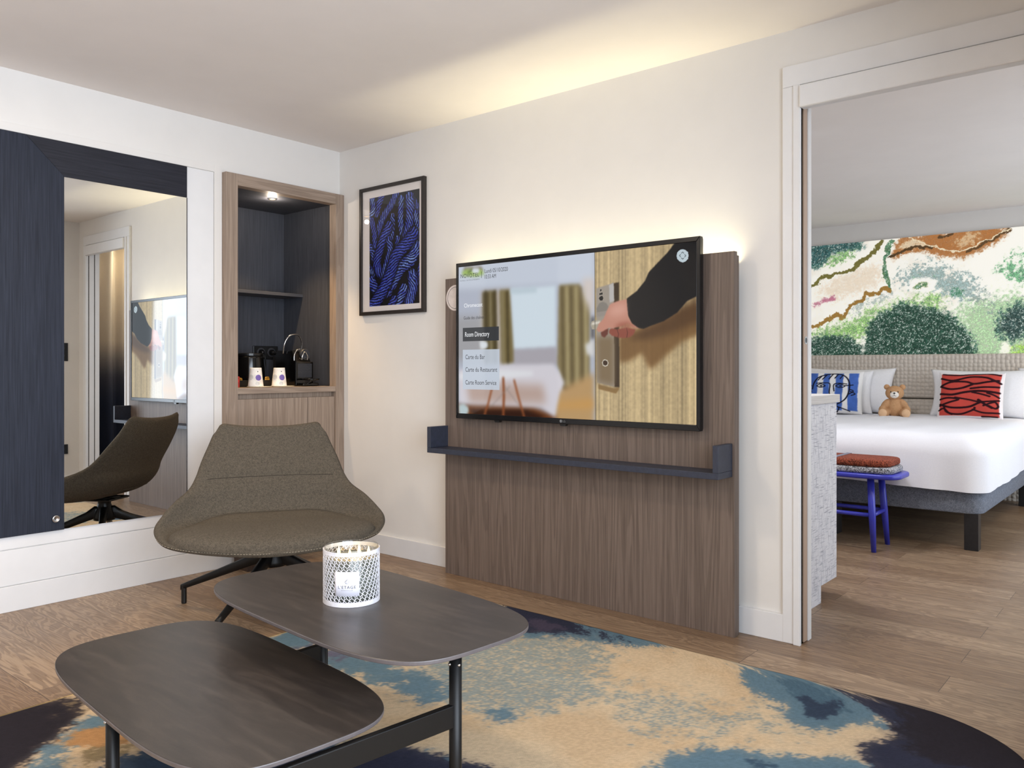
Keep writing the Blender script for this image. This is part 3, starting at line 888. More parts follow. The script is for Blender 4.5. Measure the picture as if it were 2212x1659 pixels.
# outer wall with two window openings
b = B()
b.box(5.0, 5.16, -5.3, -4.6, 0, H)
b.box(5.0, 5.16, -4.6, -0.75, 0, 0.18)
b.box(5.0, 5.16, -4.6, -0.75, 2.38, H)
b.box(5.0, 5.16, -0.75, 1.25, 0, H)
b.box(5.0, 5.16, 1.25, 4.1, 0, 0.18)
b.box(5.0, 5.16, 1.25, 4.1, 2.38, H)
b.box(5.0, 5.16, 4.1, 4.95, 0, H)
struct('wall_window_side', b, WALL)
b = B()
b.box(-0.7, 5.16, -5.42, -5.30, 0, H)
struct('wall_front', b, WALL)
b = B()
b.box(-0.7, 5.16, 4.78, 4.95, 0, H)
struct('wall_bedroom_back', b, WALL)
b = B()
b.box(-0.7, 0.0, YB, 4.78, 0, H)
struct('wall_bedroom_left', b, WALL)

for k, (ya, yb) in enumerate(((-4.6, -0.75), (1.25, 4.1)), 1):
    b = B()
    for y in np.linspace(ya, yb, 4 if k == 1 else 3):
        b.box(5.03, 5.09, y - 0.03, y + 0.03, 0.18, 2.38)
    b.box(5.03, 5.09, ya, yb, 0.18, 0.24)
    b.box(5.03, 5.09, ya, yb, 2.32, 2.38)
    o = struct('window_%d' % k, b, DARKGREY, bevel=0.004)
    s = B()
    s.box(4.93, 5.02, ya, yb, 0.165, 0.195)
    s.build('window_sill', TRIM, o, bevel=0.004)

# baseboards
b = B()
b.box(0.0, 0.014, -5.3, -0.760, 0.0, 0.117)
struct('baseboard_left', b, TRIM, bevel=0.002)
b = B()
b.box(0.0, 1.03, YW - 0.017, YW, 0.0, 0.112)
b.box(2.70, 2.945, YW - 0.017, YW, 0.0, 0.112)
struct('baseboard_back', b, TRIM, bevel=0.002)
b = B()
b.box(3.817, 3.95, YW - 0.017, YW, 0, 0.112)
b.box(3.933, 3.95, -0.75, YW - 0.017, 0, 0.112)
struct('baseboard_right', b, TRIM, bevel=0.002)
b = B()
b.box(0, 5.0, 4.762, 4.78, 0, 0.112)
struct('baseboard_bedroom', b, TRIM, bevel=0.002)

# flush white boards round the mirror: lower strip, and the tall access panel with its shadow gaps
b = B()
b.box(0.0, 0.0075, -2.62, -0.8880, 0.2865, 2.2070)
struct('trim_1', b, TRIM, bevel=0.0012)
b = B()
b.box(0.0, 0.0075, -2.62, -0.8375, 0.120, 0.2830)
struct('trim_2', b, TRIM, bevel=0.0012)

b = B()
b.box(0.0, 0.0075, -0.8842, -0.8375, 0.2865, 2.2480)
b.box(0.0, 0.0075, -2.62, -0.8843, 2.2108, 2.2480)
struct('trim_7', b, WALL, bevel=0.0008)

# door surround: casings on the living-room side
b = B()
b.box(2.890, 2.9360, -0.030, YW, 0.0, 2.262)
b.box(2.9362, 2.9625, -0.038, YW, 0.0, 2.2615)
b.box(2.890, 3.816, -0.030, YW, 2.2622, 2.348)
b.box(3.770, 3.816, -0.030, YW, 0.0, 2.262)
b.box(3.748, 3.7698, -0.038, YW, 0.0, 2.2615)
b.box(2.968, 3.744, 0.054, YB - 0.001, 2.235, 2.2615)
struct('trim_3', b, TRIM, bevel=0.003)
# white jambs: front lining up to the pocket slot, then the lining on the bedroom side
b = B()
b.box(2.9505, 2.965, -0.0375, -0.020, 0.0, 2.2612)
b.box(2.9505, 2.967, 0.053, YB, 0.0, 2.234)
b.box(3.7455, 3.765, -0.0375, -0.012, 0.0, 2.2612)
b.box(3.7455, 3.765, -0.004, 0.040, 0.0, 2.2612)
b.box(3.7455, 3.765, 0.048, YB, 0.0, 2.2612)
struct('trim_4', b, TRIM, bevel=0.002)
# track cover above the opening
b = B()
b.box(2.966, 3.7450, -0.052, 0.0, 2.166, 2.2545)
struct('trim_5', b, TRIM, bevel=0.006)
# dark lining of the pocket and the leaf edge standing in it
b = B()
b.box(2.944, 2.958, -0.020, 0.053, 0.0, 2.262)
b.box(3.752, 3.764, -0.011, 0.047, 0.0, 2.2612)
struct('trim_6', b, plain('black_rubber_seal', (38, 33, 32), 0.8))
b = B()
b.box(2.952, 2.964, 0.010, 0.049, 0.004, 2.245)
door = struct('door_1', b, wood('pale_oak_edge', (150, 124, 104), (176, 150, 130), (192, 168, 148), 'Z', 0.5, 2.0, 0.2), bevel=0.0015)
b = B()
M90 = Matrix.Rotation(math.pi / 2, 4, 'Y')
b.lathe([(0.0105, 0.0), (0.0165, 0.0), (0.0165, 0.0016), (0.0105, 0.0016), (0.0105, 0.0)], (2.9638, 0.031, 1.233), 28, M90.to_3x3().to_4x4(), caps=False)
b.build('edge_pull', CHROME, door, smooth=False)
b = B()
b.lathe([(0.0104, 0.0), (0.0104, 0.0006)], (2.9638, 0.031, 1.233), 28, M90.to_3x3().to_4x4())
b.build('edge_pull_recess', BLACKPL, door)


# ================================================================== RUG
def make_rug():
    x0, x1, y0, y1, R = 1.256, 3.85, -3.05, -0.398, 0.34
    h, w = 380, 384
    P = np.zeros((h, w, 3))
    ys = np.linspace(y0, y1, h)
    for i, y in enumerate(ys):
        xr = x1
        if y > y1 - R:
            xr = x1 - R + math.sqrt(max(R * R - (y - (y1 - R)) ** 2, 0)) - 0.05 * ((y - (y1 - R)) / R) ** 2
        elif y < y0 + R:
            xr = x1 - R + math.sqrt(max(R * R - (y - (y0 + R)) ** 2, 0))
        P[i, :, 0] = np.linspace(x0, xr, w)
        P[i, :, 1] = y
    P[:, :, 2] = 0.012
    pt = Paint(w, h, (200, 177, 146), x0, x1, y0, y1)
    pt.x, pt.y = P[:, :, 0].copy(), P[:, :, 1].copy()
    pt.asp = 1.0
    pt.warp(0.035, 14, 71)
    n = fnoise(h, w, 9, 4, 91)
    pt.lay(np.clip((n - 0.52) * 6, 0, 1), (190, 160, 124), 0.5)
    pt.speck = 0.62
    pt.run(RUG, 60)
    pt.a *= (0.95 + 0.10 * np.random.default_rng(5).random((h, w, 1)))
    # yarn border and the edge rolled down to the floor
    Q = P[[0] + list(range(h)) + [h - 1]]
    Q = np.concatenate([Q[:, :1], Q, Q[:, -1:]], 1)
    Q[0, :, 2] = Q[-1, :, 2] = Q[:, 0, 2] = Q[:, -1, 2] = 0.0005
    A = pt.a[[0] + list(range(h)) + [h - 1]]
    A = np.concatenate([A[:, :1], A, A[:, -1:]], 1)
    A[:, :3] = A[:, :3] * 0.4 + np.array((196, 168, 112)) * 0.6
    me = grid_mesh('rug', Q, A)
    o = link('rug', me, attr_mat('cut_pile', 0.95, 0, 0.1, 0.16, 420.0, 0.5))
    tag(o, 'large rug with cream, teal and dark navy cloudy patches under the coffee table', 'rug')


make_rug()

# ================================================================== NAVY PANEL AND MIRROR
pn = thing('wall_panelling', (0.0, -2.1, 0.345), 'navy stained wood panel wrapping the left and top of the tall mirror', 'wall panel')
b = B()
X0, X1 = 0.0078, 0.020
b.poly([(X0, -2.60, 0.345), (X0, -1.672, 0.345), (X0, -1.672, 2.040), (X0, -1.8405, 2.2065), (X0, -2.60, 2.2065)], (X1 - X0, 0, 0))
b.build('side_board', NAVYWOOD, pn, bevel=0.001)
b = B()
b.poly([(X0, -1.6712, 2.0395), (X0, -1.050, 2.0395), (X0, -1.050, 2.2065), (X0, -1.8393, 2.2065)], (X1 - X0, 0, 0))
b.build('top_board', NAVYWOOD_Y, pn, bevel=0.001)
b = B()
b.lathe([(0.0175, 0), (0.0175, 0.010), (0.0150, 0.013), (0.0115, 0.013), (0.0105, 0.008), (0.001, 0.008)], (X1, -1.712, 0.402), 32, M90.to_3x3().to_4x4())
b.build('round_knob', CHROME, pn, smooth=True)['label'] = 'round chrome knob'

mr = thing('wall_mirror', (0.0, -1.36, 0.347), 'tall frameless mirror reflecting the armchair and the doorway', 'mirror')
b = B()
b.box(0.0078, 0.0150, -1.6715, -1.0505, 0.347, 2.039)
mm = N('mirror_silver')
mm.base((236, 238, 238), 0.004, 1.0)
b.build('mirror_glass', mm.m, mr)
b = B()
b.box(0.0078, 0.0165, -1.0505, -1.0465, 0.347, 2.039)
b.build('edge_strip', DARKGREY, mr)

# ================================================================== NICHE CABINET
cb = thing('niche_cabinet', (0.0, -0.42, 0.0), 'tall grey-brown wood cabinet with an open navy niche in the room corner', 'cabinet')
XF = 0.045
YL, YR = -0.755, -0.050
b = B(); b.box(-0.02, XF, -0.836, -0.761, 0.120, 2.217); b.build('stile', GREYWOOD, cb, bevel=0.001)
b = B(); b.box(-0.02, XF, -0.076, -0.0128, 0.120, 2.217); b.build('stile', GREYWOOD, cb, bevel=0.001)
b = B(); b.box(-0.02, XF - 0.0005, -0.7605, -0.0765, 2.152, 2.217); b.build('top_rail', GREYWOOD_Y, cb, bevel=0.001)
b = B(); b.box(-0.570, -0.552, YL, YR + 0.02, 1.0, 2.175); b.build('back_panel', NICHEWOOD, cb)
b = B(); b.box(-0.552, -0.021, YR, YR + 0.018, 1.007, 2.16); b.build('side_panel', NICHEWOOD, cb)
b = B(); b.box(-0.552, -0.021, YL - 0.018, YL, 1.007, 2.16); b.build('side_panel', NICHEWOOD, cb)
cp = B(); cp.box(-0.552, -0.021, YL - 0.018, YR + 0.018, 2.160, 2.178); cp = cp.build('niche_ceiling', NAVYWOOD_LIT_Y, cb)
b = B(); b.box(-0.552, -0.338, YL, YR, 1.588, 1.608); b.build('shelf', NAVYWOOD_LIT_Y, cb, bevel=0.001)
b = B(); b.box(-0.552, XF - 0.003, -0.7605, -0.0765, 0.972, 1.006); b.build('worktop', GREYWOOD_Y, cb, bevel=0.0015)
b = B(); b.box(-0.03, -0.002, -0.7605, -0.0765, 0.900, 0.9715); b.build('grip_recess', GREYWOOD, cb)
b = B(); b.box(0.006, 0.030, -0.7590, -0.2795, 0.122, 0.941); b.build('door', GREYWOOD, cb, bevel=0.0015)
b = B(); b.box(0.006, 0.030, -0.2755, -0.0780, 0.122, 0.941); b.build('door', GREYWOOD, cb, bevel=0.0015)
b = B(); b.box(-0.02, 0.004, -0.7605, -0.0765, 0.118, 0.90); b.build('carcass', BLACKPL, cb)
b = B(); b.box(-0.02, 0.022, -0.756, -0.0128, 0.0, 0.1185); b.build('plinth', GREYWOOD_Y, cb)
sp = B(); sp.lathe([(0.017, 0), (0.028, 0), (0.028, 0.004), (0.017, 0.004), (0.017, 0)], (-0.154, -0.405, 2.1555), 32, caps=False)
sp = sp.build('spotlight', CHROME, cb)
b = B(); b.lathe([(0.0155, 0), (0.0155, 0.003)], (-0.154, -0.405, 2.1565), 24)
b.build('lens', glow('warm_spot_lens', (255, 190, 92), 7.0), sp)
point('niche_glow', (-0.154, -0.405, 2.120), 2.2, (1.0, 0.84, 0.66), 0.015)
spot('niche_spot_light', (-0.154, -0.405, 2.150), (0.03, -0.06, -1), 40.0, (1.0, 0.68, 0.34), 96, 0.7, 0.015)

# double wall socket in the niche, with the two plugs in it
so = thing('power_socket', (-0.552, -0.197, 1.22), 'black double wall socket with two plugs at the back of the niche', 'socket')
b = B(); b.box(-0.552, -0.541, -0.290, -0.104, 1.178, 1.266, 0.003); b.build('faceplate', BLACKPL, so)
for y in (-0.236, -0.157):
    b = B(); b.lathe([(0.030, 0), (0.030, 0.004), (0.026, 0.004), (0.025, 0.0015), (0.001, 0.0015)], (-0.5405, y, 1.224), 28, M90.to_3x3().to_4x4())
    b.build('socket_ring', DARKGREY, so)
for y, endp in ((-0.236, (-0.40, -0.37, 1.010)), (-0.157, (-0.455, -0.20, 1.010))):
    lab = 'black plug in the socket, cord running down to the kettle' if y < -0.2 else 'black plug in the socket, cord running down to the coffee machine'
    pg = thing('power_plug', (-0.535, y, 1.224), lab, 'plug', 'plugs in the niche socket')
    b = B()
    b.lathe([(0.019, 0), (0.019, 0.012), (0.012, 0.026), (0.006, 0.032)], (-0.5385, y, 1.224), 20, M90.to_3x3().to_4x4())
    b.build('plug_body', BLACKPL, pg, smooth=True)
    b = B()
    b.tube(smooth_path([(-0.509, y, 1.222), (-0.490, y, 1.19), (-0.500, y + 0.004, 1.10), (-0.47, (y + endp[1]) / 2, 1.03), endp], 8), 0.0036, 8)
    b.build('cord', BLACKPL, pg, smooth=True)

# espresso machine
em = thing('espresso_machine', (-0.26, -0.19, 1.006), 'black capsule coffee machine with a tall loop lever on the niche worktop', 'coffee machine')
b = B()
b.poly([(-0.13, -0.250, 1.008), (-0.13, -0.250, 1.160), (-0.15, -0.250, 1.185), (-0.17, -0.250, 1.232), (-0.34, -0.250, 1.232), (-0.36, -0.250, 1.20), (-0.36, -0.250, 1.008)], (0, 0.115, 0))
b.build('body', BLACKGLOSS, em, bevel=0.008, seg=3, smooth=True)
b = B(); b.box(-0.134, -0.118, -0.259, -0.128, 1.008, 1.160, 0.006, 3); b.build('front_plate', BLACKGLOSS, em)
b = B(); b.box(-0.1178, -0.1165, -0.246, -0.141, 1.060, 1.148)
dm = N('dimpled_panel')
vv = dm.coord('Object', (1, 1, 1))
vo = dm.add('ShaderNodeTexVoronoi'); vo.inputs['Scale'].default_value = 190.0; vo.inputs['Randomness'].default_value = 0.1
dm.ln(vv, vo.inputs['Vector'])
dm.base(dm.ramp(vo.outputs['Distance'], [(0.25, (70, 72, 78)), (0.6, (20, 20, 22))]), 0.35)
dm.bump(vo.outputs['Distance'], 0.5, 0.003)
b.build('dimpled_panel', dm.m, em)
b = B(); b.lathe([(0.0355, 0.0), (0.0355, 0.020), (0.033, 0.024), (0.001, 0.024)], (-0.170, -0.166, 1.206), 36, M90.to_3x3().to_4x4()); b.build('round_head', DARKGREY, em, smooth=False)
b = B(); b.tube(smooth_path([(-0.145, -0.198, 1.165), (-0.138, -0.197, 1.195), (-0.138, -0.178, 1.222), (-0.138, -0.158, 1.195), (-0.145, -0.157, 1.165)], 8), 0.0045, 8); b.build('spout', CHROME, em, smooth=True)
b = B(); b.tube(smooth_path([(-0.150, -0.250, 1.165), (-0.150, -0.249, 1.20), (-0.150, -0.230, 1.232), (-0.150, -0.205, 1.240)], 8), 0.0040, 8); b.build('trim_arc', CHROME, em, smooth=True)
b = B(); b.tube(smooth_path([(-0.25, -0.262, 1.212), (-0.235, -0.262, 1.275), (-0.225, -0.235, 1.322), (-0.22, -0.195, 1.334), (-0.225, -0.155, 1.322), (-0.235, -0.131, 1.275), (-0.25, -0.131, 1.212)], 8), 0.0048, 10); b.build('loop_lever', CHROME, em, smooth=True)
b = B(); b.box(-0.118, -0.052, -0.252, -0.134, 1.008, 1.026, 0.005, 2); b.build('drip_tray', BLACKGLOSS, em)
b = B(); b.lathe([(0.050, 0.0), (0.055, 0.004), (0.055, 0.010), (0.046, 0.010), (0.044, 0.004), (0.001, 0.004)], (-0.082, -0.175, 1.044), 36); b.build('cup_stand', BLACKGLOSS, em, smooth=True)
b = B(); b.tube(smooth_path([(-0.04, -0.232, 1.020), (-0.032, -0.205, 1.040), (-0.030, -0.170, 1.047)], 6), 0.004, 8); b.build('stand_arm', BLACKGLOSS, em, smooth=True)
b = B(); b.box(-0.430, -0.362, -0.222, -0.148, 1.008, 1.212, 0.012, 4)
tk = N('smoked_tank'); tk.base((30, 30, 33), 0.08, 0, 0.5)
b.build('water_tank', tk.m, em)
b = B(); b.box(-0.434, -0.359, -0.226, -0.144, 1.2125, 1.224, 0.004, 2); b.build('tank_lid', BLACKPL, em)

# kettle
kt = thing('kettle', (-0.30, -0.468, 1.006), 'black kettle with a flat lid at the left side of the niche', 'kettle')
b = B(); b.lathe([(0.090, 0.012), (0.092, 0.03), (0.088, 0.10), (0.080, 0.175), (0.078, 0.19)], (-0.30, -0.468, 1.006), 40); b.build('body', BLACKGLOSS, kt, smooth=True)
b = B(); b.lathe([(0.090, 0.0), (0.090, 0.011), (0.086, 0.012)], (-0.30, -0.468, 1.006), 40); b.build('base', BLACKPL, kt)
b = B(); b.lathe([(0.080, 0.190), (0.080, 0.203), (0.074, 0.206), (0.001, 0.207)], (-0.30, -0.468, 1.006), 40); b.build('lid', BLACKPL, kt, smooth=False)
b = B(); b.tube(smooth_path([(-0.350, -0.528, 1.195), (-0.375, -0.563, 1.198), (-0.395, -0.590, 1.165), (-0.393, -0.586, 1.10), (-0.365, -0.543, 1.055)], 8), 0.009, 10, flat=(1.5, 0.8)); b.build('handle', BLACKPL, kt, smooth=True)
b = B(); b.poly([(-0.285, -0.396, 1.165), (-0.280, -0.373, 1.193), (-0.285, -0.394, 1.193)], (-0.04, 0, 0)); b.build('spout', BLACKGLOSS, kt, bevel=0.004)

# low tray with sachets behind the cups
ty = thing('tea_tray', (-0.23, -0.49, 1.006), 'low black tray of sachets standing behind the two paper cups', 'tray')
b = B()
b.box(-0.185, -0.180, -0.685, -0.405, 1.006, 1.047); b.box(-0.178, -0.150, -0.685, -0.405, 1.006, 1.009)
b.box(-0.150, -0.145, -0.685, -0.405, 1.006, 1.047); b.box(-0.18, -0.15, -0.690, -0.685, 1.006, 1.047); b.box(-0.18, -0.15, -0.405, -0.400, 1.006, 1.047)
b.build('box', BLACKPL, ty, bevel=0.001)
GOLD = plain('gold_foil', (214, 164, 74), 0.3, 0.8, vary=0.15, scale=120)
for i, y in enumerate((-0.618, -0.432)):
    s = thing('sugar_sachet', (-0.166, y, 1.012), ['gold foil sachet in the tray, between the red packet and the paper cup nearer it', 'gold foil sachet in the tray, seen between the two paper cups'][i], 'sachet', 'gold sachets in the tray')
    b = B(); b.box(-0.172, -0.166, y - 0.016, y + 0.016, 1.010, 1.052 + 0.006 * (i % 2), 0.002)
    b.ball((-0.169, y, 1.056 + 0.006 * (i % 2)), 0.006, 0.017, 0.006, 12, 8)
    b.build('wrapper', GOLD, s, smooth=True)
b = B()
b.box(-0.128, -0.120, -0.705, -0.648, 1.006, 1.070, 0.003)
o = b.build('tea_packet', plain('red_foil', (176, 44, 36), 0.4, vary=0.2, scale=90)); tag(o, 'red foil packet standing at the left edge of the niche', 'packet')

# two upturned paper cups on white coasters
PURPLE = plain('purple_print', (122, 98, 172), 0.6)
CUPW = plain('white_cup_card', (238, 232, 224), 0.6)
GREYP = plain('grey_print', (206, 204, 200), 0.6)


def make_cup(loc, label, first=None):
    lx, ly, lz = loc
    if first is not None:
        r = first.copy(); COL.objects.link(r); r.location = loc; r['label'] = label
        for ch in first.children:
            c = ch.copy(); COL.objects.link(c); c.parent = r
        return r
    t = thing('paper_cup', loc, label, 'cup', 'upturned paper cups')
    b = B(); b.lathe([(0.0450, 0.0), (0.0455, 0.004), (0.0442, 0.005), (0.0335, 0.104), (0.0330, 0.110), (0.0310, 0.1105), (0.0305, 0.107), (0.001, 0.107)], (0, 0, 0), 40)
    b.build('cup_body', CUPW, t, smooth=True, local=True)

    def disc(name, az, zc, rad, m):
        bb = B()
        vs = []
        for k in range(28):
            a = 2 * math.pi * k / 28
            z = zc + rad * math.sin(a)
            R = 0.0447 - (z - 0.005) * 0.1081 + 0.0003
            th = az + rad * math.cos(a) / R
            vs.append(bb.bm.verts.new((R * math.cos(th), R * math.sin(th), z)))
        Rc = 0.0447 - (zc - 0.005) * 0.1081 + 0.0003
        rings_ = [vs]
        for q_ in (0.66, 0.33):
            ring = []
            for k in range(28):
                a = 2 * math.pi * k / 28
                z = zc + rad * q_ * math.sin(a)
                R = 0.0447 - (z - 0.005) * 0.1081 + 0.0003
                th = az + rad * q_ * math.cos(a) / R
                ring.append(bb.bm.verts.new((R * math.cos(th), R * math.sin(th), z)))
            rings_.append(ring)
        for A_, C_ in zip(rings_[:-1], rings_[1:]):
            for k in range(28):
                bb.bm.faces.new((A_[k], A_[(k + 1) % 28], C_[(k + 1) % 28], C_[k]))
        mid = bb.bm.verts.new((Rc * math.cos(az), Rc * math.sin(az), zc))
        for k in range(28):
            bb.bm.faces.new((rings_[-1][k], rings_[-1][(k + 1) % 28], mid))
        bb.build(name, m, t, local=True)
    cam_az = math.atan2(-3.281 - ly, 4.169 - lx)
    disc('purple_dot', cam_az + 0.42, 0.052, 0.0175, PURPLE)
    disc('grey_dot', cam_az - 0.75, 0.055, 0.016, GREYP)
    disc('grey_dot', cam_az + 0.25, 0.016, 0.012, GREYP)
    disc('black_dot', cam_az + 0.34, 0.088, 0.003, BLACKPL)
    return t


SAUC = plain('white_coaster', (244, 232, 206), 0.5)
for i, y in enumerate((-0.560, -0.398)):
    b = B()
    b.lathe([(0.050, 0.0), (0.070, 0.003), (0.071, 0.005), (0.050, 0.0025), (0.001, 0.0025)], (-0.075, y + 0.012, 1.0062), 40)
    o = b.build('saucer', SAUC, smooth=True)
    tag(o, 'white saucer under the ' + ('paper cup nearer the kettle' if i == 0 else 'paper cup nearer the coffee machine'), 'saucer', 'saucers under the paper cups')
c0 = make_cup((-0.085, -0.565, 1.0112), 'upturned white paper cup with purple dot, nearer the kettle')
make_cup((-0.085, -0.403, 1.0112), 'upturned white paper cup with purple dot, nearer the coffee machine', c0)

# dark bin behind the chair
wb = thing('waste_bin', (0.14, -0.645, 0.0), 'dark brown slim waste bin standing behind the armchair', 'bin')
BR = wood('dark_brown_wood', (44, 30, 22), (62, 44, 33), (78, 57, 43), 'Z', 0.55)
b = B()
b.box(0.062, 0.200, -0.796, -0.790, 0.0, 0.34); b.box(0.062, 0.200, -0.500, -0.494, 0.0, 0.34)
b.box(0.062, 0.068, -0.790, -0.500, 0.0, 0.34); b.box(0.194, 0.200, -0.790, -0.500, 0.0, 0.34); b.box(0.068, 0.194, -0.790, -0.500, 0.0, 0.01)
b.build('bin_body', BR, wb, bevel=0.0015)
b = B()
for (xa, xb, ya, yb) in ((0.060, 0.202, -0.798, -0.789), (0.060, 0.202, -0.501, -0.492), (0.060, 0.069, -0.789, -0.501), (0.193, 0.202, -0.789, -0.501)):
    b.box(xa, xb, ya, yb, 0.3405, 0.352)
b.build('rim', BLACKPL, wb)

# ================================================================== FRAMED PICTURE
def make_art():
    t = thing('framed_picture', (0.51, YW, 1.447), 'framed photograph of blue ropes hanging between the cabinet and the television', 'picture')
    yf, yb2 = YW - 0.026, YW - 0.001
    x0, x1, z0, z1, fw = 0.224, 0.796, 1.443, 2.224, 0.021
    b = B()
    for pts in ([(x0, z0), (x1, z0), (x1 - fw, z0 + fw), (x0 + fw, z0 + fw)], [(x1, z0), (x1, z1), (x1 - fw, z1 - fw), (x1 - fw, z0 + fw)],
                [(x1, z1), (x0, z1), (x0 + fw, z1 - fw), (x1 - fw, z1 - fw)], [(x0, z1), (x0, z0), (x0 + fw, z0 + fw), (x0 + fw, z1 - fw)]):
        b.poly([(p[0], yb2, p[1]) for p in pts], (0, yf - yb2, 0))
    b.build('frame', plain('black_frame_wood', (40, 34, 32), 0.45, vary=0.1, scale=80), t, bevel=0.0012)
    b = B(); b.box(x0 + fw, x1 - fw, yf + 0.012, yb2, z0 + fw, z1 - fw)
    b.build('mat_board', plain('pale_mat_board', (222, 216, 214), 0.8, vary=0.004, scale=4), t)
    h, w = 460, 308
    pt = Paint(w, h, (8, 8, 16))
    pt.asp = 0.4414 / 0.6618 and (1.0 / w) / (1.0 / h) * (0.6618 / 0.4414) * (h / w) * (w / h)
    asp = 0.4414 / 0.6618          # real width of one x unit in y units
    n = fnoise(h, w, 40, 3, 5)
    n2 = np.random.default_rng(3).random((h, w))
    for k, (wd, pts) in enumerate(ROPES):
        sp_ = smooth_path([(p[0], p[1], 0) for p in pts], 10)
        best = np.full((h, w), 1e9); side = np.zeros((h, w)); along = np.zeros((h, w)); s0 = 0.0
        for a, c in zip(sp_[:-1], sp_[1:]):
            ux, uy = (c.x - a.x) * asp, c.y - a.y
            L = math.hypot(ux, uy) + 1e-9
            px, py = (pt.x - a.x) * asp, pt.y - a.y
            tt = np.clip((px * ux + py * uy) / L / L, 0, 1)
            d = np.hypot(px - tt * ux, py - tt * uy)
            sg = (ux * py - uy * px) / L
            m = d < best
            best = np.where(m, d, best); side = np.where(m, sg, side); along = np.where(m, s0 + tt * L, along)
            s0 += L
        r = wd / 2 * (0.85 + 0.3 * n)
        v = side / (wd / 2)
        body = np.clip((r - best) / 0.004, 0, 1)
        round_ = np.sqrt(np.clip(1 - v * v, 0, 1))
        tw = (1 if k % 3 else -1)
        stripe = 0.5 + 0.5 * np.sin((along * tw * 0.9 + side * 1.2) * 2 * math.pi / 0.036 + 5 * n)
        stripe = np.clip((stripe - 0.22) * 1.7, 0, 1) * (0.6 + 0.6 * n2)
        deep, mid, hi = np.array((8, 8, 34)), np.array((44, 56, 196)), np.array((150, 188, 240))
        col = deep + (mid - deep) * (round_ ** 0.7 * (0.04 + 0.96 * stripe))[..., None]
        hl = np.clip(round_ * 1.5 - 0.5, 0, 1) * stripe ** 1.5 * (0.7 + 0.3 * math.sin(k * 2.1)) * np.clip(n * 2.4 - 0.35, 0, 1)
        col = col + (hi - col) * np.clip(hl, 0, 1)[..., None]
        mm_ = body[..., None]
        pt.a = pt.a * (1 - mm_) + col * mm_
        halo = (np.clip((r * 1.35 - best) / (r * 0.35 + 1e-6), 0, 1) * (1 - body))[..., None]
        pt.a = pt.a * (1 - 0.8 * halo)
    P = plane_pts((0.3086, yf + 0.0115, 1.4965), (0.4414, 0, 0), (0, 0, 0.6618), w, h)
    link('print', grid_mesh('print', P, pt.a), attr_mat('photo_print', 0.5, 0, 0.3), t)
    b = B(); b.grid(np.array([[(x0 + fw, yf + 0.005, zz), (x1 - fw, yf + 0.005, zz)] for zz in (z0 + fw, z1 - fw)]))
    g = N('picture_glass'); g.base((255, 255, 255), 0.0)
    tr = g.add('ShaderNodeBsdfTransparent'); gl = g.add('ShaderNodeBsdfGlossy'); gl.inputs['Roughness'].default_value = 0.02
    fr = g.add('ShaderNodeLayerWeight'); fp = g.add('ShaderNodeMath', operation='POWER'); fp.inputs[1].default_value = 4.0; g.ln(fr.outputs['Facing'], fp.inputs[0])
    fm_ = g.add('ShaderNodeMath', operation='MULTIPLY_ADD'); g.ln(fp.outputs[0], fm_.inputs[0]); fm_.inputs[1].default_value = 0.8; fm_.inputs[2].default_value = 0.05
    mx = g.add('ShaderNodeMixShader')
    g.ln(fm_.outputs[0], mx.inputs[0]); g.ln(tr.outputs[0], mx.inputs[1]); g.ln(gl.outputs[0], mx.inputs[2])
    g.ln(mx.outputs[0], g.t.nodes['Material Output'].inputs[0])
    b.build('glass', g.m, t)


make_art()

# ================================================================== TELEVISION PANEL, SHELF, TELEVISION
tp = thing('wall_panelling', (1.885, -0.06, 0.0), 'wide grey-brown wood panel standing on the floor behind the television', 'wall panel')
b = B(); b.box(1.041, 2.719, -0.109, -0.082, 0.0, 1.606); b.build('front_board', GREYWOOD_SHADED, tp, bevel=0.001)
b = B(); b.box(2.690, 2.716, -0.0815, -0.058, 0.0, 1.592); b.build('back_frame', GREYWOOD_SHADED, tp, bevel=0.001)
b = B(); b.box(1.044, 1.070, -0.0815, -0.058, 0.0, 1.592); b.build('back_frame', GREYWOOD_SHADED, tp, bevel=0.001)
b = B(); b.box(1.0705, 2.6895, -0.0815, -0.070, 0.0, 1.540); b.build('backing', GREYWOOD_SHADED, tp)
b = B(); b.box(1.0705, 2.6895, -0.069, YW - 0.018, 1.515, 1.540); b.build('strip_ledge', TRIM, tp)
# round white notice stuck to the panel, half hidden by the television
st = thing('round_sticker', (1.105, -0.109, 1.50), 'round white notice stuck on the wood panel, half hidden by the television', 'sticker')
b = B(); b.lathe([(0.070, 0.0), (0.070, 0.0009)], (1.118, -0.1092, 1.500), 48, Matrix.Rotation(math.pi / 2, 4, 'X')); b.build('paper', plain('white_sticker', (214, 204, 200), 0.6), st)
b = B()
b.tube([(1.118 + 0.058 * math.cos(a), -0.1102, 1.5 + 0.058 * math.sin(a)) for a in np.linspace(0, 2 * math.pi, 60)[:-1]], 0.0012, 4, True)
b.build('printed_ring', DARKGREY, st)

SX0, SX1, SYF = 1.036, 2.710, -0.243
sh = thing('wall_shelf', (1.87, -0.11, 0.67), 'long navy wall shelf with upturned ends below the television', 'shelf')
b = B(); b.box(SX0, SX1, SYF, -0.1095, 0.668, 0.694); b.build('shelf_board', NAVYLAC, sh, bevel=0.0012)
b = B(); b.box(SX0, SX0 + 0.026, SYF, -0.1095, 0.6945, 0.806); b.build('end_upright', NAVYLAC, sh, bevel=0.0012)
b = B(); b.box(SX1 - 0.024, SX1, SYF, -0.1095, 0.6945, 0.806); b.build('end_upright', NAVYLAC, sh, bevel=0.0012)


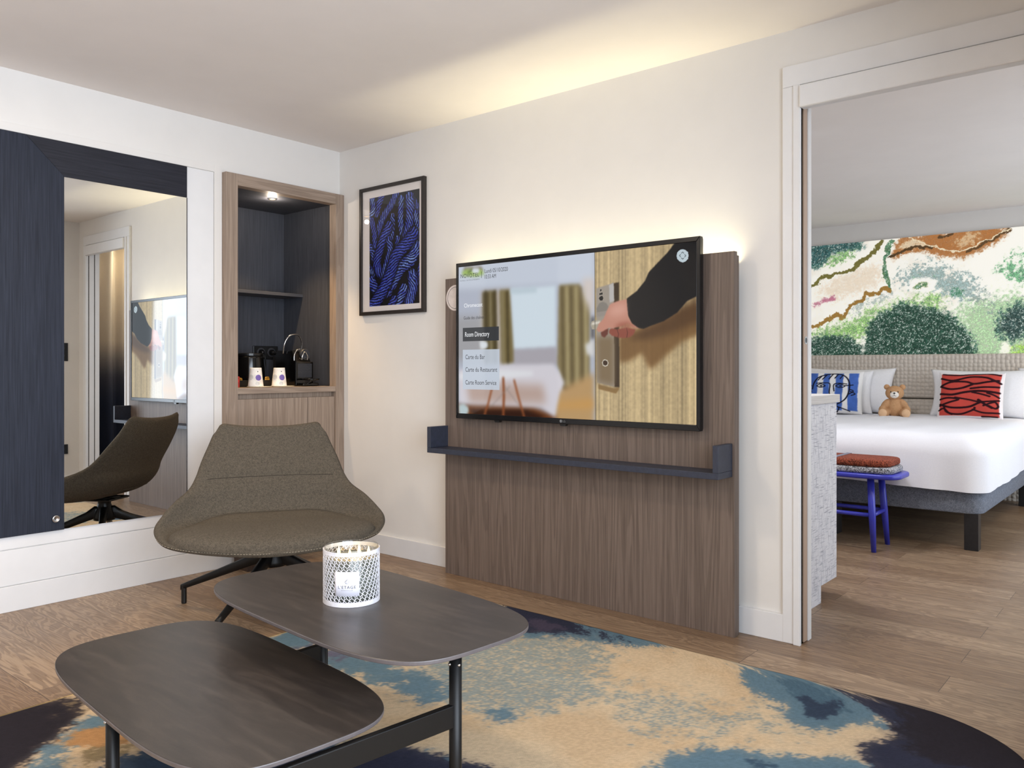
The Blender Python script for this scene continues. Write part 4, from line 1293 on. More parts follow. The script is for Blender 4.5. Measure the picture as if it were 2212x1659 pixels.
def make_tv():
    t = thing('television', (1.88, -0.13, 0.853), 'large flat television on the wood panel showing a hotel menu', 'television')
    X0_, X1_, Z0, Z1 = 1.168, 2.588, 0.853, 1.676
    sx0, sx1, sz0, sz1 = 1.185, 2.570, 0.880, 1.655
    b = B(); b.box(X0_ + 0.004, X1_ - 0.004, -0.150, -0.1185, Z0 + 0.004, Z1 - 0.004); b.build('back_shell', BLACKPL, t, bevel=0.004)
    b = B(); b.box(1.6, 2.15, -0.1185, -0.1092, 1.05, 1.45); b.build('wall_bracket', BLACKMETAL, t)
    b = B()
    yf = -0.158
    for pts in ([(X0_, Z0), (X1_, Z0), (sx1, sz0), (sx0, sz0)], [(X1_, Z0), (X1_, Z1), (sx1, sz1), (sx1, sz0)], [(X1_, Z1), (X0_, Z1), (sx0, sz1), (sx1, sz1)], [(X0_, Z1), (X0_, Z0), (sx0, sz0), (sx0, sz1)]):
        b.poly([(p[0], -0.132, p[1]) for p in pts], (0, yf + 0.132, 0))
    bz = b.build('bezel', plain('black_bezel', (16, 16, 18), 0.22, 0.3, vary=0.1), t, bevel=0.002)
    w, h = 720, 403
    L = Paint(w, h, (200, 205, 215)); L.asp = (1 / w) / (1 / h) * (0.775 / 1.385) * 1.0
    L.asp = 0.775 / 1.385
    L.run(TV_ROOM)
    for k in range(3):
        L.a[..., k] = blur(L.a[..., k], 3)
    # door: vertical oak grain
    L.run(TV_DOOR[:1])
    g = fnoise(4, w, 3, 1, 1)[:1]
    cols = np.random.default_rng(8).random(w)
    cols = blur1(cols[None, :].repeat(2, 0), 2, 1)[0]
    col2 = blur1(np.random.default_rng(9).random(w)[None, :].repeat(2, 0), 9, 1)[0]
    grain = 0.99 + 0.42 * (cols - 0.5) + 0.55 * (col2 - 0.5)
    fine = fnoise(h, w, 60, 2, 4)
    dm_ = L.inside(TV_DOOR[0][5])
    dm_ *= (L.x > 0.617)
    L.a = L.a * (1 - dm_[..., None]) + (L.a * np.clip(grain[None, :] + 0.12 * (fine - 0.5), 0.4, 1.25)[..., None]) * dm_[..., None]
    L.run(TV_DOOR[1:])
    # menu boxes
    L.lay(L.inside([(0.022, 0.583), (0.204, 0.583), (0.204, 0.492), (0.022, 0.492)]), (66, 68, 72), 0.95)
    L.lay(L.inside([(0.022, 0.434), (0.206, 0.434), (0.206, 0.166), (0.022, 0.166)]), (214, 224, 238), 0.92)
    P = plane_pts((sx0, -0.1545, sz0), (sx1 - sx0, 0, 0), (0, 0, sz1 - sz0), w, h)
    sc = link('screen', grid_mesh('screen', P, L.a), attr_mat('lit_screen', 0.05, 0.72, 0.3, diffuse=0.01), t)
    dark = glow('screen_text_dark', (38, 40, 48), 0.8)
    white = glow('screen_text_white', (246, 248, 252), 0.9)

    def tx(name, body, u, v, um, size, m, sp=1.0):
        """lettering from u to um"""
        me = text_mesh(body, size, 1.0, sp)
        xs = [vv.co.x for vv in me.vertices]
        wd = max(xs) - min(xs)
        k = (um - u) * 1.385 / wd
        x0_ = min(xs)
        for vv in me.vertices:
            vv.co = Vector((sx0 + u * 1.385 + (vv.co.x - x0_) * k, -0.1552, sz0 + v * 0.775 + vv.co.y))
        link(name, me, m, sc)
    tx('logo_text', 'NOVOTEL', 0.011, 0.924, 0.106, 0.030, dark, 1.1)
    tx('logo_subtitle', 'HOTELS, SUITES & RESORTS', 0.008, 0.902, 0.108, 0.0085, dark, 1.3)
    tx('date_text', 'Lundi 05/10/2020', 0.134, 0.943, 0.247, 0.030, dark)
    tx('time_text', '10:33 AM', 0.134, 0.905, 0.190, 0.030, dark)
    tx('menu_text', 'Chromecast', 0.029, 0.722, 0.123, 0.030, white)
    tx('menu_text', 'Guide des cha\u00eenes', 0.027, 0.640, 0.130, 0.024, dark)
    tx('menu_text', 'Room Directory', 0.034, 0.522, 0.157, 0.036, white)
    tx('menu_text', 'Carte du Bar', 0.036, 0.370, 0.135, 0.034, dark)
    tx('menu_text', 'Carte du Restaurant', 0.036, 0.285, 0.196, 0.034, dark)
    tx('menu_text', 'Carte Room Service', 0.036, 0.198, 0.192, 0.034, dark)
    b = B(); b.box(sx0 + 0.1175 * 1.385, sx0 + 0.119 * 1.385, -0.1553, -0.1548, sz0 + 0.912 * 0.775, sz0 + 0.956 * 0.775); b.build('divider', dark, sc)
    # maker's mark, sensor pods under the edge
    gm = glow('badge_grey', (196, 196, 200), 0.25)
    zc = (Z0 + sz0) / 2
    b = B(); b.lathe([(0.0072, 0), (0.0072, 0.0006)], (1.862, yf - 0.0003, zc), 24, Matrix.Rotation(math.pi / 2, 4, 'X')); b.build('badge', gm, bz)
    text('badge_text', 'LG', 0.014, gm, bz, (1.872, yf - 0.0006, zc - 0.005), (1, 0, 0), (0, 0, 1))
    for x in (1.45, 1.866):
        b = B(); b.poly([(x - 0.02, -0.150, Z0), (x + 0.02, -0.150, Z0), (x + 0.013, -0.150, Z0 - 0.011), (x - 0.013, -0.150, Z0 - 0.011)], (0, 0.02, 0)); b.build('sensor_pod', BLACKPL, t)


make_tv()

# ================================================================== ARMCHAIR
def lerp_keys(keys, t):
    """smooth (monotone-ish) interpolation of rows of key values, t in 0..len-1"""
    K = np.array(keys, float)
    n = len(K)
    i = min(int(t), n - 2)
    f = t - i
    p0, p1, p2, p3 = K[max(i - 1, 0)], K[i], K[i + 1], K[min(i + 2, n - 1)]
    return 0.5 * ((2 * p1) + (p2 - p0) * f + (2 * p0 - 5 * p1 + 4 * p2 - p3) * f * f + (3 * p1 - p0 - 3 * p2 + p3) * f ** 3)


def make_chair():
    # local frame: -Y is the front of the chair, X to its left as seen from the camera's right
    t = thing('armchair', (0.897, -1.100, 0.0), 'olive-brown fabric swivel armchair in front of the corner cabinet', 'armchair', rz=math.atan2(0.853, 0.523))
    fab = weave('olive_brown_tweed', (48, 43, 37), (106, 98, 86), 420.0, 0.95, 0.45, 0.22)
    # half width, centre y, centre z, edge y, edge z, exponent
    keys = [
        (0.268, 0.345, 0.826, 0.316, 0.848, 2.2),
        (0.286, 0.318, 0.760, 0.285, 0.766, 2.2),
        (0.310, 0.278, 0.680, 0.235, 0.680, 2.2),
        (0.335, 0.236, 0.605, 0.180, 0.603, 2.2),
        (0.364, 0.205, 0.540, 0.125, 0.552, 2.6),
        (0.420, 0.178, 0.475, 0.030, 0.504, 3.2),
        (0.468, 0.120, 0.415, -0.060, 0.452, 3.0),
        (0.486, 0.020, 0.382, -0.120, 0.424, 3.2),
        (0.470, -0.140, 0.372, -0.200, 0.402, 3.2),
        (0.425, -0.290, 0.370, -0.275, 0.386, 2.6),
        (0.330, -0.385, 0.368, -0.345, 0.376, 2.2),
        (0.180, -0.428, 0.366, -0.408, 0.368, 2.0),
        (0.080, -0.441, 0.365, -0.438, 0.365, 2.0),
    ]
    nv, nu = 61, 41
    P = np.zeros((nv, nu, 3)); P0 = P.copy()
    for i in range(nv):
        k = i / (nv - 1) * (len(keys) - 1)
        w, yc, zc, ye, ze, ex = lerp_keys(keys, k)
        for j in range(nu):
            u = -1 + 2 * j / (nu - 1)
            uu = math.copysign(abs(u) ** 0.92, u)
            a = abs(u) ** ex
            x, y, z = w * uu, yc + (ye - yc) * a, zc + (ze - zc) * a
            if i <= 12:                       # rounded upper corners, top edge dipping in the middle
                f = max(0.0, (abs(u) - 0.78) / 0.22)
                z -= 0.036 * f * f * (1 - i / 12) ** 1.5
                x -= math.copysign(0.012 * f * (1 - i / 12) ** 2, u)
                z -= 0.004 * (1 - min(1.0, abs(u) / 0.8) ** 2) * (1 - i / 12)
            P0[i, j] = (x, y, z)
            # padding of the two back cushions with the seam between them
            if k < 3.2:
                y -= 0.016 * math.sin(math.pi * min(1, k / 3.2)) ** 0.5 * (1 - abs(u) ** 4)
            elif k < 6:
                y -= 0.013 * max(0.0, math.sin(math.pi * (k - 3.2) / 2.8)) ** 0.6 * (1 - abs(u) ** 4)
            P[i, j] = (x, y, z)
    # inner (upholstered) face P, outer face offset from the unpadded surface, rounded rim between them
    def normals(G):
        du = np.gradient(G, axis=1); dv = np.gradient(G, axis=0)
        nn = np.cross(du, dv)
        nn /= np.linalg.norm(nn, axis=2, keepdims=True) + 1e-9
        sg = np.sign(nn @ np.array((0, -0.75, 0.65)))
        return nn * np.where(sg == 0, 1, sg)[..., None]
    NN = normals(P0)
    for _ in range(3):
        NN[1:-1, 1:-1] = (NN[:-2, 1:-1] + NN[2:, 1:-1] + NN[1:-1, :-2] + NN[1:-1, 2:] + NN[1:-1, 1:-1]) / 5
    uu_ = np.abs(np.linspace(-1, 1, nu))[None, :, None]
    vv_ = np.linspace(0, 1, nv)[:, None, None]
    th_ = 0.022 + 0.016 * (1 - uu_ ** 3) * np.sin(math.pi * np.clip(vv_, 0, 1)) ** 0.5
    Q = P0 - NN * th_
    b = B()
    top_v = b.grid(P); bot_v = b.grid(Q)
    loop = [(0, j) for j in range(nu)] + [(i, nu - 1) for i in range(1, nv)] + [(nv - 1, j) for j in range(nu - 2, -1, -1)] + [(i, 0) for i in range(nv - 2, 0, -1)]
    cen = P0.reshape(-1, 3).mean(0)
    mids = []
    for k, (i, j) in enumerate(loop):
        i0, j0 = loop[k - 1]; i1, j1 = loop[(k + 1) % len(loop)]
        tan = P0[i1, j1] - P0[i0, j0]
        o_ = np.cross(tan, NN[i, j]); o_ /= np.linalg.norm(o_) + 1e-9
        if o_ @ (P0[i, j] - cen) < 0:
            o_ = -o_
        mids.append(b.bm.verts.new((P[i, j] + Q[i, j]) / 2 + o_ * 0.009))
    for k in range(len(loop)):
        i, j = loop[k]; i1, j1 = loop[(k + 1) % len(loop)]
        m0, m1 = mids[k], mids[(k + 1) % len(loop)]
        b.bm.faces.new((top_v[i][j], top_v[i1][j1], m1, m0))
        b.bm.faces.new((m0, m1, bot_v[i1][j1], bot_v[i][j]))
    bmesh.ops.remove_doubles(b.bm, verts=b.bm.verts[:], dist=0.0002)
    b.build('shell', fab, t, smooth=True, local=True)
    # seat pad
    out = smooth_path([(-0.240, 0.128, 0), (-0.12, 0.152, 0), (0.0, 0.160, 0), (0.12, 0.152, 0), (0.240, 0.128, 0), (0.335, 0.020, 0), (0.406, -0.110, 0), (0.436, -0.232, 0), (0.385, -0.318, 0), (0.285, -0.382, 0), (0.14, -0.428, 0), (0.0, -0.440, 0), (-0.14, -0.428, 0), (-0.285, -0.382, 0), (-0.385, -0.318, 0), (-0.436, -0.232, 0), (-0.406, -0.110, 0), (-0.335, 0.020, 0)], 6, True)
    b = B()
    cx, cy = 0.0, -0.12
    prev = None
    rings = [(1.0, -0.010), (1.0, 0.008), (0.985, 0.020), (0.95, 0.031), (0.88, 0.041), (0.75, 0.050), (0.55, 0.056), (0.3, 0.059), (0.1, 0.060)]
    for s, dz in rings:
        ring = []
        for p in out:
            x, y = cx + (p.x - cx) * s, cy + (p.y - cy) * s
            zb = 0.368 + 0.030 * max(0, (y + 0.05) / 0.2) + 0.020 * (min(abs(x), 0.42) / 0.42) ** 2
            ring.append(b.bm.verts.new((x, y, zb + dz)))
        if prev:
            n = len(ring)
            for k in range(n):
                b.bm.faces.new((prev[k], prev[(k + 1) % n], ring[(k + 1) % n], ring[k]))
        prev = ring
    b.bm.faces.new(prev)
    b.build('seat_pad', fab, t, smooth=True, local=True)
    # seam across the back and stitching along the front edge
    seam = plain('dark_seam', (52, 45, 37), 0.9)
    b = B()
    i = int(round(3.2 / (len(keys) - 1) * (nv - 1)))
    b.tube([P[i, j] + np.array((0, -0.001, 0)) for j in range(3, nu - 3)], 0.0015, 6)
    b.build('back_seam', seam, t, smooth=True, local=True)
    b = B()
    q = [Vector(P[nv - 1 - k, 0 if sgn < 0 else nu - 1]) for sgn in (-1,) for k in range(22)][::-1] + [Vector(P[nv - 1 - k, nu - 1]) for k in range(22)]
    acc = 0.0
    for a, c in zip(q[:-1], q[1:]):
        d = (c - a).length
        nst = max(1, int(d / 0.011))
        for s in range(nst):
            p0 = a.lerp(c, s / nst); p1 = a.lerp(c, (s + 0.6) / nst)
            off = Vector((p0.x * 0.018, -0.0085, -0.010))
            b.tube([p0 + off, p1 + off], 0.0011, 4)
    st_ = b.build('stitching', plain('pale_thread', (150, 140, 122), 0.8), t, local=True)
    # pedestal
    b = B()
    b.lathe([(0.060, 0.205), (0.062, 0.225), (0.050, 0.262), (0.037, 0.300), (0.036, 0.325), (0.075, 0.332), (0.090, 0.342)], (0, 0, 0), 32)
    b.build('hub', BLACKMETAL, t, smooth=True, local=True)
    b = B(); b.box(-0.10, 0.10, -0.10, 0.10, 0.328, 0.340, 0.004); b.build('seat_plate', BLACKMETAL, t, local=True)
    base_a = math.atan2(0.231, -0.402)
    for k in range(4):
        a = base_a + k * math.pi / 2
        d = Vector((math.cos(a), math.sin(a), 0)); s = Vector((-d.y, d.x, 0))
        b = B()
        secs = [(0.02, 0.245, 0.024, 0.042), (0.055, 0.250, 0.023, 0.038), (0.10, 0.226, 0.019, 0.028), (0.20, 0.186, 0.016, 0.023), (0.33, 0.134, 0.0135, 0.018), (0.447, 0.088, 0.012, 0.0145), (0.472, 0.078, 0.012, 0.0145)]
        rings = []
        for r, z, hw, hh in secs:
            c = d * r + Vector((0, 0, z))
            ring = []
            for q_ in range(12):
                th = 2 * math.pi * q_ / 12
                cx_, sx_ = math.cos(th), math.sin(th)
                ring.append(b.bm.verts.new(c + s * hw * math.copysign(abs(cx_) ** 0.5, cx_) + Vector((0, 0, 1)) * hh * math.copysign(abs(sx_) ** 0.5, sx_)))
            rings.append(ring)
        for A, C in zip(rings[:-1], rings[1:]):
            for q_ in range(12):
                b.bm.faces.new((A[q_], A[(q_ + 1) % 12], C[(q_ + 1) % 12], C[q_]))
        b.bm.faces.new(rings[0][::-1]); b.bm.faces.new(rings[-1])
        lg = b.build('leg', BLACKMETAL, t, smooth=True, local=True, bevel=0.0)
        b = B(); b.lathe([(0.0105, 0.0125 if k == 2 else 0.0), (0.0125, 0.016 if k == 2 else 0.004), (0.0125, 0.088)], d * 0.460, 16)
        b.build('foot', BLACKPL, lg, smooth=False, local=True)


make_chair()

# ================================================================== COFFEE TABLE
def make_table():
    th = -0.083
    t = thing('coffee_table', (2.30, -1.98, 0.0), 'dark coffee table with two rounded tops at two heights on the rug', 'coffee table')
    n = N('dark_slate_laminate')
    v = n.coord('Object', (1.6, 9.0, 1))
    f = n.noise(v, 3.0, 5, 0.65, 0.4)
    f2 = n.noise(n.coord('Object'), 700.0, 2, 0.7)
    c = n.ramp(f, [(0.3, (38, 34, 32)), (0.5, (52, 46, 43)), (0.72, (72, 64, 59))])
    c = n.mix(0.3, c, n.ramp(f2, [(0.35, (38, 34, 32)), (0.7, (68, 61, 57))]))
    n.base(c, 0.34, 0, 0.5)
    n.bump(f2, 0.06, 0.001)
    edge = plain('grey_lit_edge', (88, 82, 83), 0.4)  # highlight along the rim put into the colour, paler than the top
    for k, (cx, cy, z) in enumerate(((2.338, -1.775, 0.45), (2.232, -2.182, 0.322))):
        a, bb, ex = 0.528, 0.271, 3.86
        b = B()
        pts = []
        for i in range(120):
            u = 2 * math.pi * i / 120
            cu, su = math.cos(u), math.sin(u)
            x = a * math.copysign(abs(cu) ** (2 / ex), cu)
            y = bb * math.copysign(abs(su) ** (2 / ex), su)
            pts.append((cx + x * math.cos(th) - y * math.sin(th), cy + x * math.sin(th) + y * math.cos(th), z))
        b.poly(pts, (0, 0, -0.011))
        b.bm.faces.ensure_lookup_table()
        for f_ in b.bm.faces:
            f_.material_index = 0 if len(f_.verts) > 4 else 1
        o = b.build('tabletop', [n.m, edge], t, bevel=0.0025, seg=2, angle=0.9)
        o['label'] = 'higher dark tabletop carrying the candle' if k == 0 else 'lower dark tabletop at the front'
    for x, y, z in ((2.800, -1.858, 0.4385), (2.200, -1.800, 0.4385), (2.190, -2.405, 0.3105), (2.735, -2.435, 0.3105)):
        b = B(); b.lathe([(0.014, 0.0), (0.0155, 0.003), (0.0155, z)], (x, y, 0.012), 24)
        b.bm.verts.ensure_lookup_table()
        for vv in b.bm.verts:
            vv.co.z = min(vv.co.z, z)
        lg = b.build('leg', BLACKMETAL, t, smooth=False)
        for p in lg.data.polygons:
            p.use_smooth = len(p.vertices) == 4
        bt = B()
        for dx, dy in ((1, -0.25), (-0.35, -1)):
            L = math.hypot(dx, dy)
            bt.ball((x + dx / L * 0.0155, y + dy / L * 0.0155, z - 0.035), 0.0042, seg=12, rings=8)
        bt.build('bolt', CHROME, lg, smooth=True)
    for (xa, ya), (xb, yb) in (((2.800, -1.858), (2.735, -2.435)), ((2.200, -1.800), (2.190, -2.405))):
        d = Vector((xb - xa, yb - ya, 0)); L = d.length; d.normalize(); s = Vector((-d.y, d.x, 0))
        M = Matrix(((d.x, s.x, 0, (xa + xb) / 2), (d.y, s.y, 0, (ya + yb) / 2), (0, 0, 1, 0), (0, 0, 0, 1)))
        b = B(); b.box(-L / 2 + 0.012, L / 2 - 0.012, -0.009, 0.009, 0.252, 0.306, 0.002, 2, M)
        b.build('beam', BLACKMETAL, t)


make_table()

# ================================================================== CANDLE
def make_candle():
    cx, cy, z0 = 2.309, -1.780, 0.4505
    R, Hc = 0.0805, 0.158
    t = thing('candle', (cx, cy, z0), 'four-wick candle in a white lattice holder with a square label on the higher tabletop', 'candle')
    enamel = plain('white_enamel_lattice', (214, 212, 217), 0.35)
    cam_a = math.atan2(-3.281 - cy, 4.169 - cx)
    la = cam_a - 0.16                       # azimuth of the label's middle

    def cyl(a, z, r=R):
        return Vector((cx + r * math.cos(a), cy + r * math.sin(a), z0 + z))
    # lattice: two overlapping nets of tall hexagons, each strut a flat strip
    b = B()
    ncol = 34
    wa = 2 * math.pi / ncol
    zt, zb = 0.143, 0.012
    hh = 0.0105

    def strip(p, q, wd=0.0013):
        (a0, s0), (a1, s1) = p, q
        dx, dz = (a1 - a0) * R, s1 - s0
        L = math.hypot(dx, dz)
        if L < 1e-6:
            return
        nx, nz = -dz / L * wd / 2 / R, dx / L * wd / 2
        vs = []
        for r in (R, R - 0.0014):
            vs.append([b.bm.verts.new(cyl(a + sg * nx, min(max(s + sg * nz, zb), zt), r)) for (a, s), sg in (((a0, s0), -1), ((a1, s1), -1), ((a1, s1), 1), ((a0, s0), 1))])
        o_, i_ = vs
        b.bm.faces.new(o_)
        b.bm.faces.new(i_[::-1])
        for k in range(4):
            b.bm.faces.new((o_[k], i_[k], i_[(k + 1) % 4], o_[(k + 1) % 4]))
    for net, (da, dz) in enumerate(((0, 0), (0.36 * wa, 0.0075))):
        row = 0
        z = zb - hh + dz
        while z < zt + hh:
            for c in range(ncol):
                a = (c + 0.5 * (row % 2)) * wa + da
                A_ = (a - wa / 2, z); B_ = (a - wa / 2, z + hh)
                T_ = (a, z + hh * 1.55); C_ = (a + wa / 2, z + hh)
                for p, q in ((A_, B_), (B_, T_), (T_, C_)):
                    if max(p[1], q[1]) < zb or min(p[1], q[1]) > zt:
                        continue
                    strip(p, q)
            row += 1
            z += hh * 1.55
    b.build('lattice_sleeve', enamel, t)
    for za, zb_ in ((0.0, 0.013), (0.141, 0.152)):
        b = B()
        b.lathe([(R + 0.0004, za), (R + 0.0004, zb_), (R - 0.002, zb_), (R - 0.002, za), (R + 0.0004, za)], (cx, cy, z0), 64, caps=False)
        b.build('sleeve_rim', enamel, t, smooth=False)
    g = N('clear_glass'); g.base((255, 255, 255), 0.0)
    tr = g.add('ShaderNodeBsdfTransparent'); tr.inputs[0].default_value = (0.93, 0.94, 0.93, 1)
    gl = g.add('ShaderNodeBsdfGlossy'); gl.inputs['Roughness'].default_value = 0.03
    fr = g.add('ShaderNodeLayerWeight'); fp = g.add('ShaderNodeMath', operation='POWER'); fp.inputs[1].default_value = 4.0; g.ln(fr.outputs['Facing'], fp.inputs[0])
    fm_ = g.add('ShaderNodeMath', operation='MULTIPLY_ADD'); g.ln(fp.outputs[0], fm_.inputs[0]); fm_.inputs[1].default_value = 0.8; fm_.inputs[2].default_value = 0.05
    mx = g.add('ShaderNodeMixShader')
    g.ln(fm_.outputs[0], mx.inputs[0]); g.ln(tr.outputs[0], mx.inputs[1]); g.ln(gl.outputs[0], mx.inputs[2])
    g.ln(mx.outputs[0], g.t.nodes['Material Output'].inputs[0])
    b = B(); b.lathe([(0.001, 0.002), (R - 0.006, 0.002), (R - 0.0035, 0.006), (R - 0.0035, Hc - 0.002), (R - 0.005, Hc), (R - 0.0065, Hc - 0.002), (R - 0.0065, 0.100)], (cx, cy, z0), 64, caps=False)
    b.build('glass_jar', g.m, t, smooth=True)
    wx = N('candle_wax')
    wx.base((112, 114, 106), 0.5)
    wx.b.inputs['Subsurface Weight'].default_value = 0.05
    wx.b.inputs['Subsurface Radius'].default_value = (0.05, 0.03, 0.015)
    wx.b.inputs['Subsurface Scale'].default_value = 0.5
    b = B(); b.lathe([(0.001, 0.010), (R - 0.008, 0.010), (R - 0.0075, 0.128), (R - 0.012, 0.1245), (0.001, 0.1235)], (cx, cy, z0), 48, caps=False)
    b.build('wax', wx.m, t, smooth=True)
    fl = glow('flame', (255, 206, 120), 9.0)
    for dx, dy in ((-0.030, -0.022), (0.002, 0.026), (0.022, -0.024), (0.040, 0.030)):
        w_ = B(); w_.tube([(cx + dx, cy + dy, z0 + 0.123), (cx + dx, cy + dy, z0 + 0.132)], 0.0012, 6)
        wk = w_.build('wick', BLACKPL, t)
        f = B(); f.lathe([(0.0006, 0.0), (0.0038, 0.004), (0.0048, 0.009), (0.0036, 0.016), (0.0014, 0.023), (0.0004, 0.027)], (cx + dx, cy + dy, z0 + 0.129), 14)
        f.build('flame', fl, wk, smooth=True)
    point('candle_light', (cx, cy, z0 + 0.152), 0.16, (1.0, 0.66, 0.30), 0.03)
    # label
    b = B()
    hw = 0.0345
    P = np.array([[cyl(la + s / R, z, R + 0.0012) for s in np.linspace(-hw, hw, 15)] for z in (0.032, 0.100)])
    b.grid(P)
    lb = b.build('label', plain('white_paper_label', (226, 224, 234), 0.6, vary=0.004), t, smooth=True, solid=0.0004)
    ink = plain('label_ink', (48, 48, 60), 0.7)

    def fm(x, y):
        return cyl(la + x / R, y, R + 0.0019)
    me = text_mesh("L'ETAGE", 0.0112, 1.0, 1.25, 'CENTER')
    for v in me.vertices:
        v.co = fm(v.co.x, 0.0535 + v.co.y)
    link('label_text', me, ink, lb)
    me = text_mesh('DEAUVILLE', 0.0036, 1.0, 1.9, 'CENTER')
    for v in me.vertices:
        v.co = fm(v.co.x, 0.0475 + v.co.y)
    link('label_text', me, ink, lb)
    b = B()
    hexa = [(-0.30, -1.0), (0.35, -0.95), (0.85, -0.35), (0.85, 0.55), (0.25, 1.0), (-0.85, -0.20)]
    for s, ox in ((1.0, 0.0), (0.72, -0.0012), (0.46, -0.0026)):
        pts = [(ox + x * 0.0066 * s, 0.0735 + y * 0.0068 * s - (1 - s) * 0.0018) for x, y in hexa]
        for p, q in zip(pts, pts[1:] + pts[:1]):
            b.tube([fm(*p), fm(*q)], 0.00025, 4)
    b.build('label_emblem', ink, lb)


make_candle()

# ================================================================== switches on the short wall by the door (seen in the mirror)
for name, z, lab, hh in (('light_switch', 1.27, 'black double rocker switch on the wall beside the doorway', 0.085), ('power_socket', 0.36, 'black wall socket low on the wall beside the doorway', 0.045)):
    s = thing(name, (3.95, -0.17, z), lab, 'switch' if name == 'light_switch' else 'socket')
    b = B(); b.box(3.9385, 3.9498, -0.225, -0.115, z - hh, z + hh, 0.003); b.build('faceplate', BLACKPL, s)
    for zz in ((z - 0.035, z + 0.035) if hh > 0.05 else (z,)):
        b = B(); b.lathe([(0.024, 0), (0.024, 0.003), (0.019, 0.004), (0.001, 0.004)], (3.9384, -0.17, zz), 24, Matrix.Rotation(-math.pi / 2, 4, 'Y')); b.build('round_insert', DARKGREY, s)

# ================================================================== BEDROOM
# glowing mural above the headboard
def make_mural():
    t = thing('wall_mural', (2.0, 4.75, 1.243), 'wide backlit mural of green, white and brown agate above the headboard', 'mural')
    x0, x1, z0, z1 = 0.55, 4.30, 1.243, 2.318
    w, h = 900, 262
    pt = Paint(w, h, (253, 250, 240), x0, x1, z0, z1)
    pt.asp = 1.0
    pt.warp(0.030, 16, 73)
    pt.warp(0.012, 60, 75)
    n = fnoise(h, w, 8, 4, 61)
    pt.lay(np.clip((n - 0.55) * 5, 0, 1), (240, 232, 218), 0.6)
    pt.lay(np.clip((pt.x - 3.1) * 2, 0, 1) * np.clip((fnoise(h, w, 5, 4, 62) - 0.45) * 5, 0, 1), (120, 170, 120), 0.9)
    pt.lay(np.clip((1.2 - pt.x) * 2, 0, 1) * np.clip((fnoise(h, w, 5, 4, 63) - 0.5) * 5, 0, 1), (90, 130, 100), 0.9)
    pt.run(MURAL, 46)
    mot = 0.65 * fnoise(h, w, 110, 2, 67) + 0.35 * np.random.default_rng(68).random((h, w))
    sat = np.clip((235 - pt.a.min(2)) / 90, 0, 1) * np.clip(0.25 + (pt.a[..., 1] - pt.a[..., 0]) / 20, 0.25, 1)
    pt.a = pt.a * (1 - 0.45 * (sat * (mot - 0.42) * 2.2)[..., None])
    pt.lay(np.clip((mot - 0.60) * 8, 0, 1) * sat * (pt.a.mean(2) > 110), (250, 246, 234), 0.75)
    # white flecks through the dark greens
    dark = np.clip((170 - pt.a.mean(2)) / 70, 0, 1) * (pt.a[..., 1] > pt.a[..., 0])
    r = fnoise(h, w, 120, 2, 64)
    rr = np.random.default_rng(65).random((h, w))
    core = blur(dark, 16)
    pt.lay(np.clip(1.15 - 1.5 * core, 0, 1) * dark * (0.4 + 1.2 * fnoise(h, w, 60, 3, 69)), (88, 146, 118), 0.8)
    fl = np.clip((0.6 * r + 0.4 * rr - 0.60) * 14, 0, 1) * dark
    pt.lay(fl, (226, 236, 226), 0.85)
    dk = np.clip((0.6 * fnoise(h, w, 70, 2, 66) + 0.4 * rr - 0.58) * 10, 0, 1) * dark
    pt.lay(dk, (20, 44, 36), 0.6)
    P = plane_pts((x0, 4.7495, z0), (x1 - x0, 0, 0), (0, 0, z1 - z0), w, h)
    link('printed_face', grid_mesh('printed_face', P, pt.a), attr_mat('backlit_print', 0.6, 0.62, 0.3, diffuse=0.45), t)
    b = B(); b.box(x0, x1, 4.750, 4.7795, z0, z1); b.build('light_box', TRIM, t)


make_mural()

# headboard
hb = thing('headboard', (2.3, 4.66, 0.0), 'quilted beige headboard along the wall under the mural', 'headboard')
q = N('quilted_beige')
v = q.coord('Object', (1, 1, 1))
vo = q.add('ShaderNodeTexVoronoi'); vo.inputs['Scale'].default_value = 29.0; vo.inputs['Randomness'].default_value = 0.25
q.ln(v, vo.inputs['Vector'])
fz = q.noise(v, 400.0, 2)
q.base(q.mix(q.ramp(vo.outputs['Distance'], [(0.45, (0, 0, 0, 1)), (0.75, (0.3, 0.3, 0.3, 1))]), q.ramp(fz, [(0.3, (200, 190, 178)), (0.7, (216, 206, 194))]), (168, 157, 145)), 0.9, 0, 0.2)
q.bump(q.ramp(vo.outputs['Distance'], [(0.1, (1, 1, 1, 1)), (0.75, (0, 0, 0, 1))]), 0.9, 0.012)
b = B(); b.box(0.55, 4.30, 4.600, 4.745, 0.852, 1.243, 0.022, 4); b.build('upper_cushion', q.m, hb, smooth=True)
b = B(); b.box(0.55, 4.30, 4.605, 4.745, 0.455, 0.844, 0.022, 4); b.build('lower_cushion', q.m, hb, smooth=True)
b = B(); b.box(0.57, 4.28, 4.66, 4.745, 0.0, 0.453); b.build('base_board', q.m, hb)

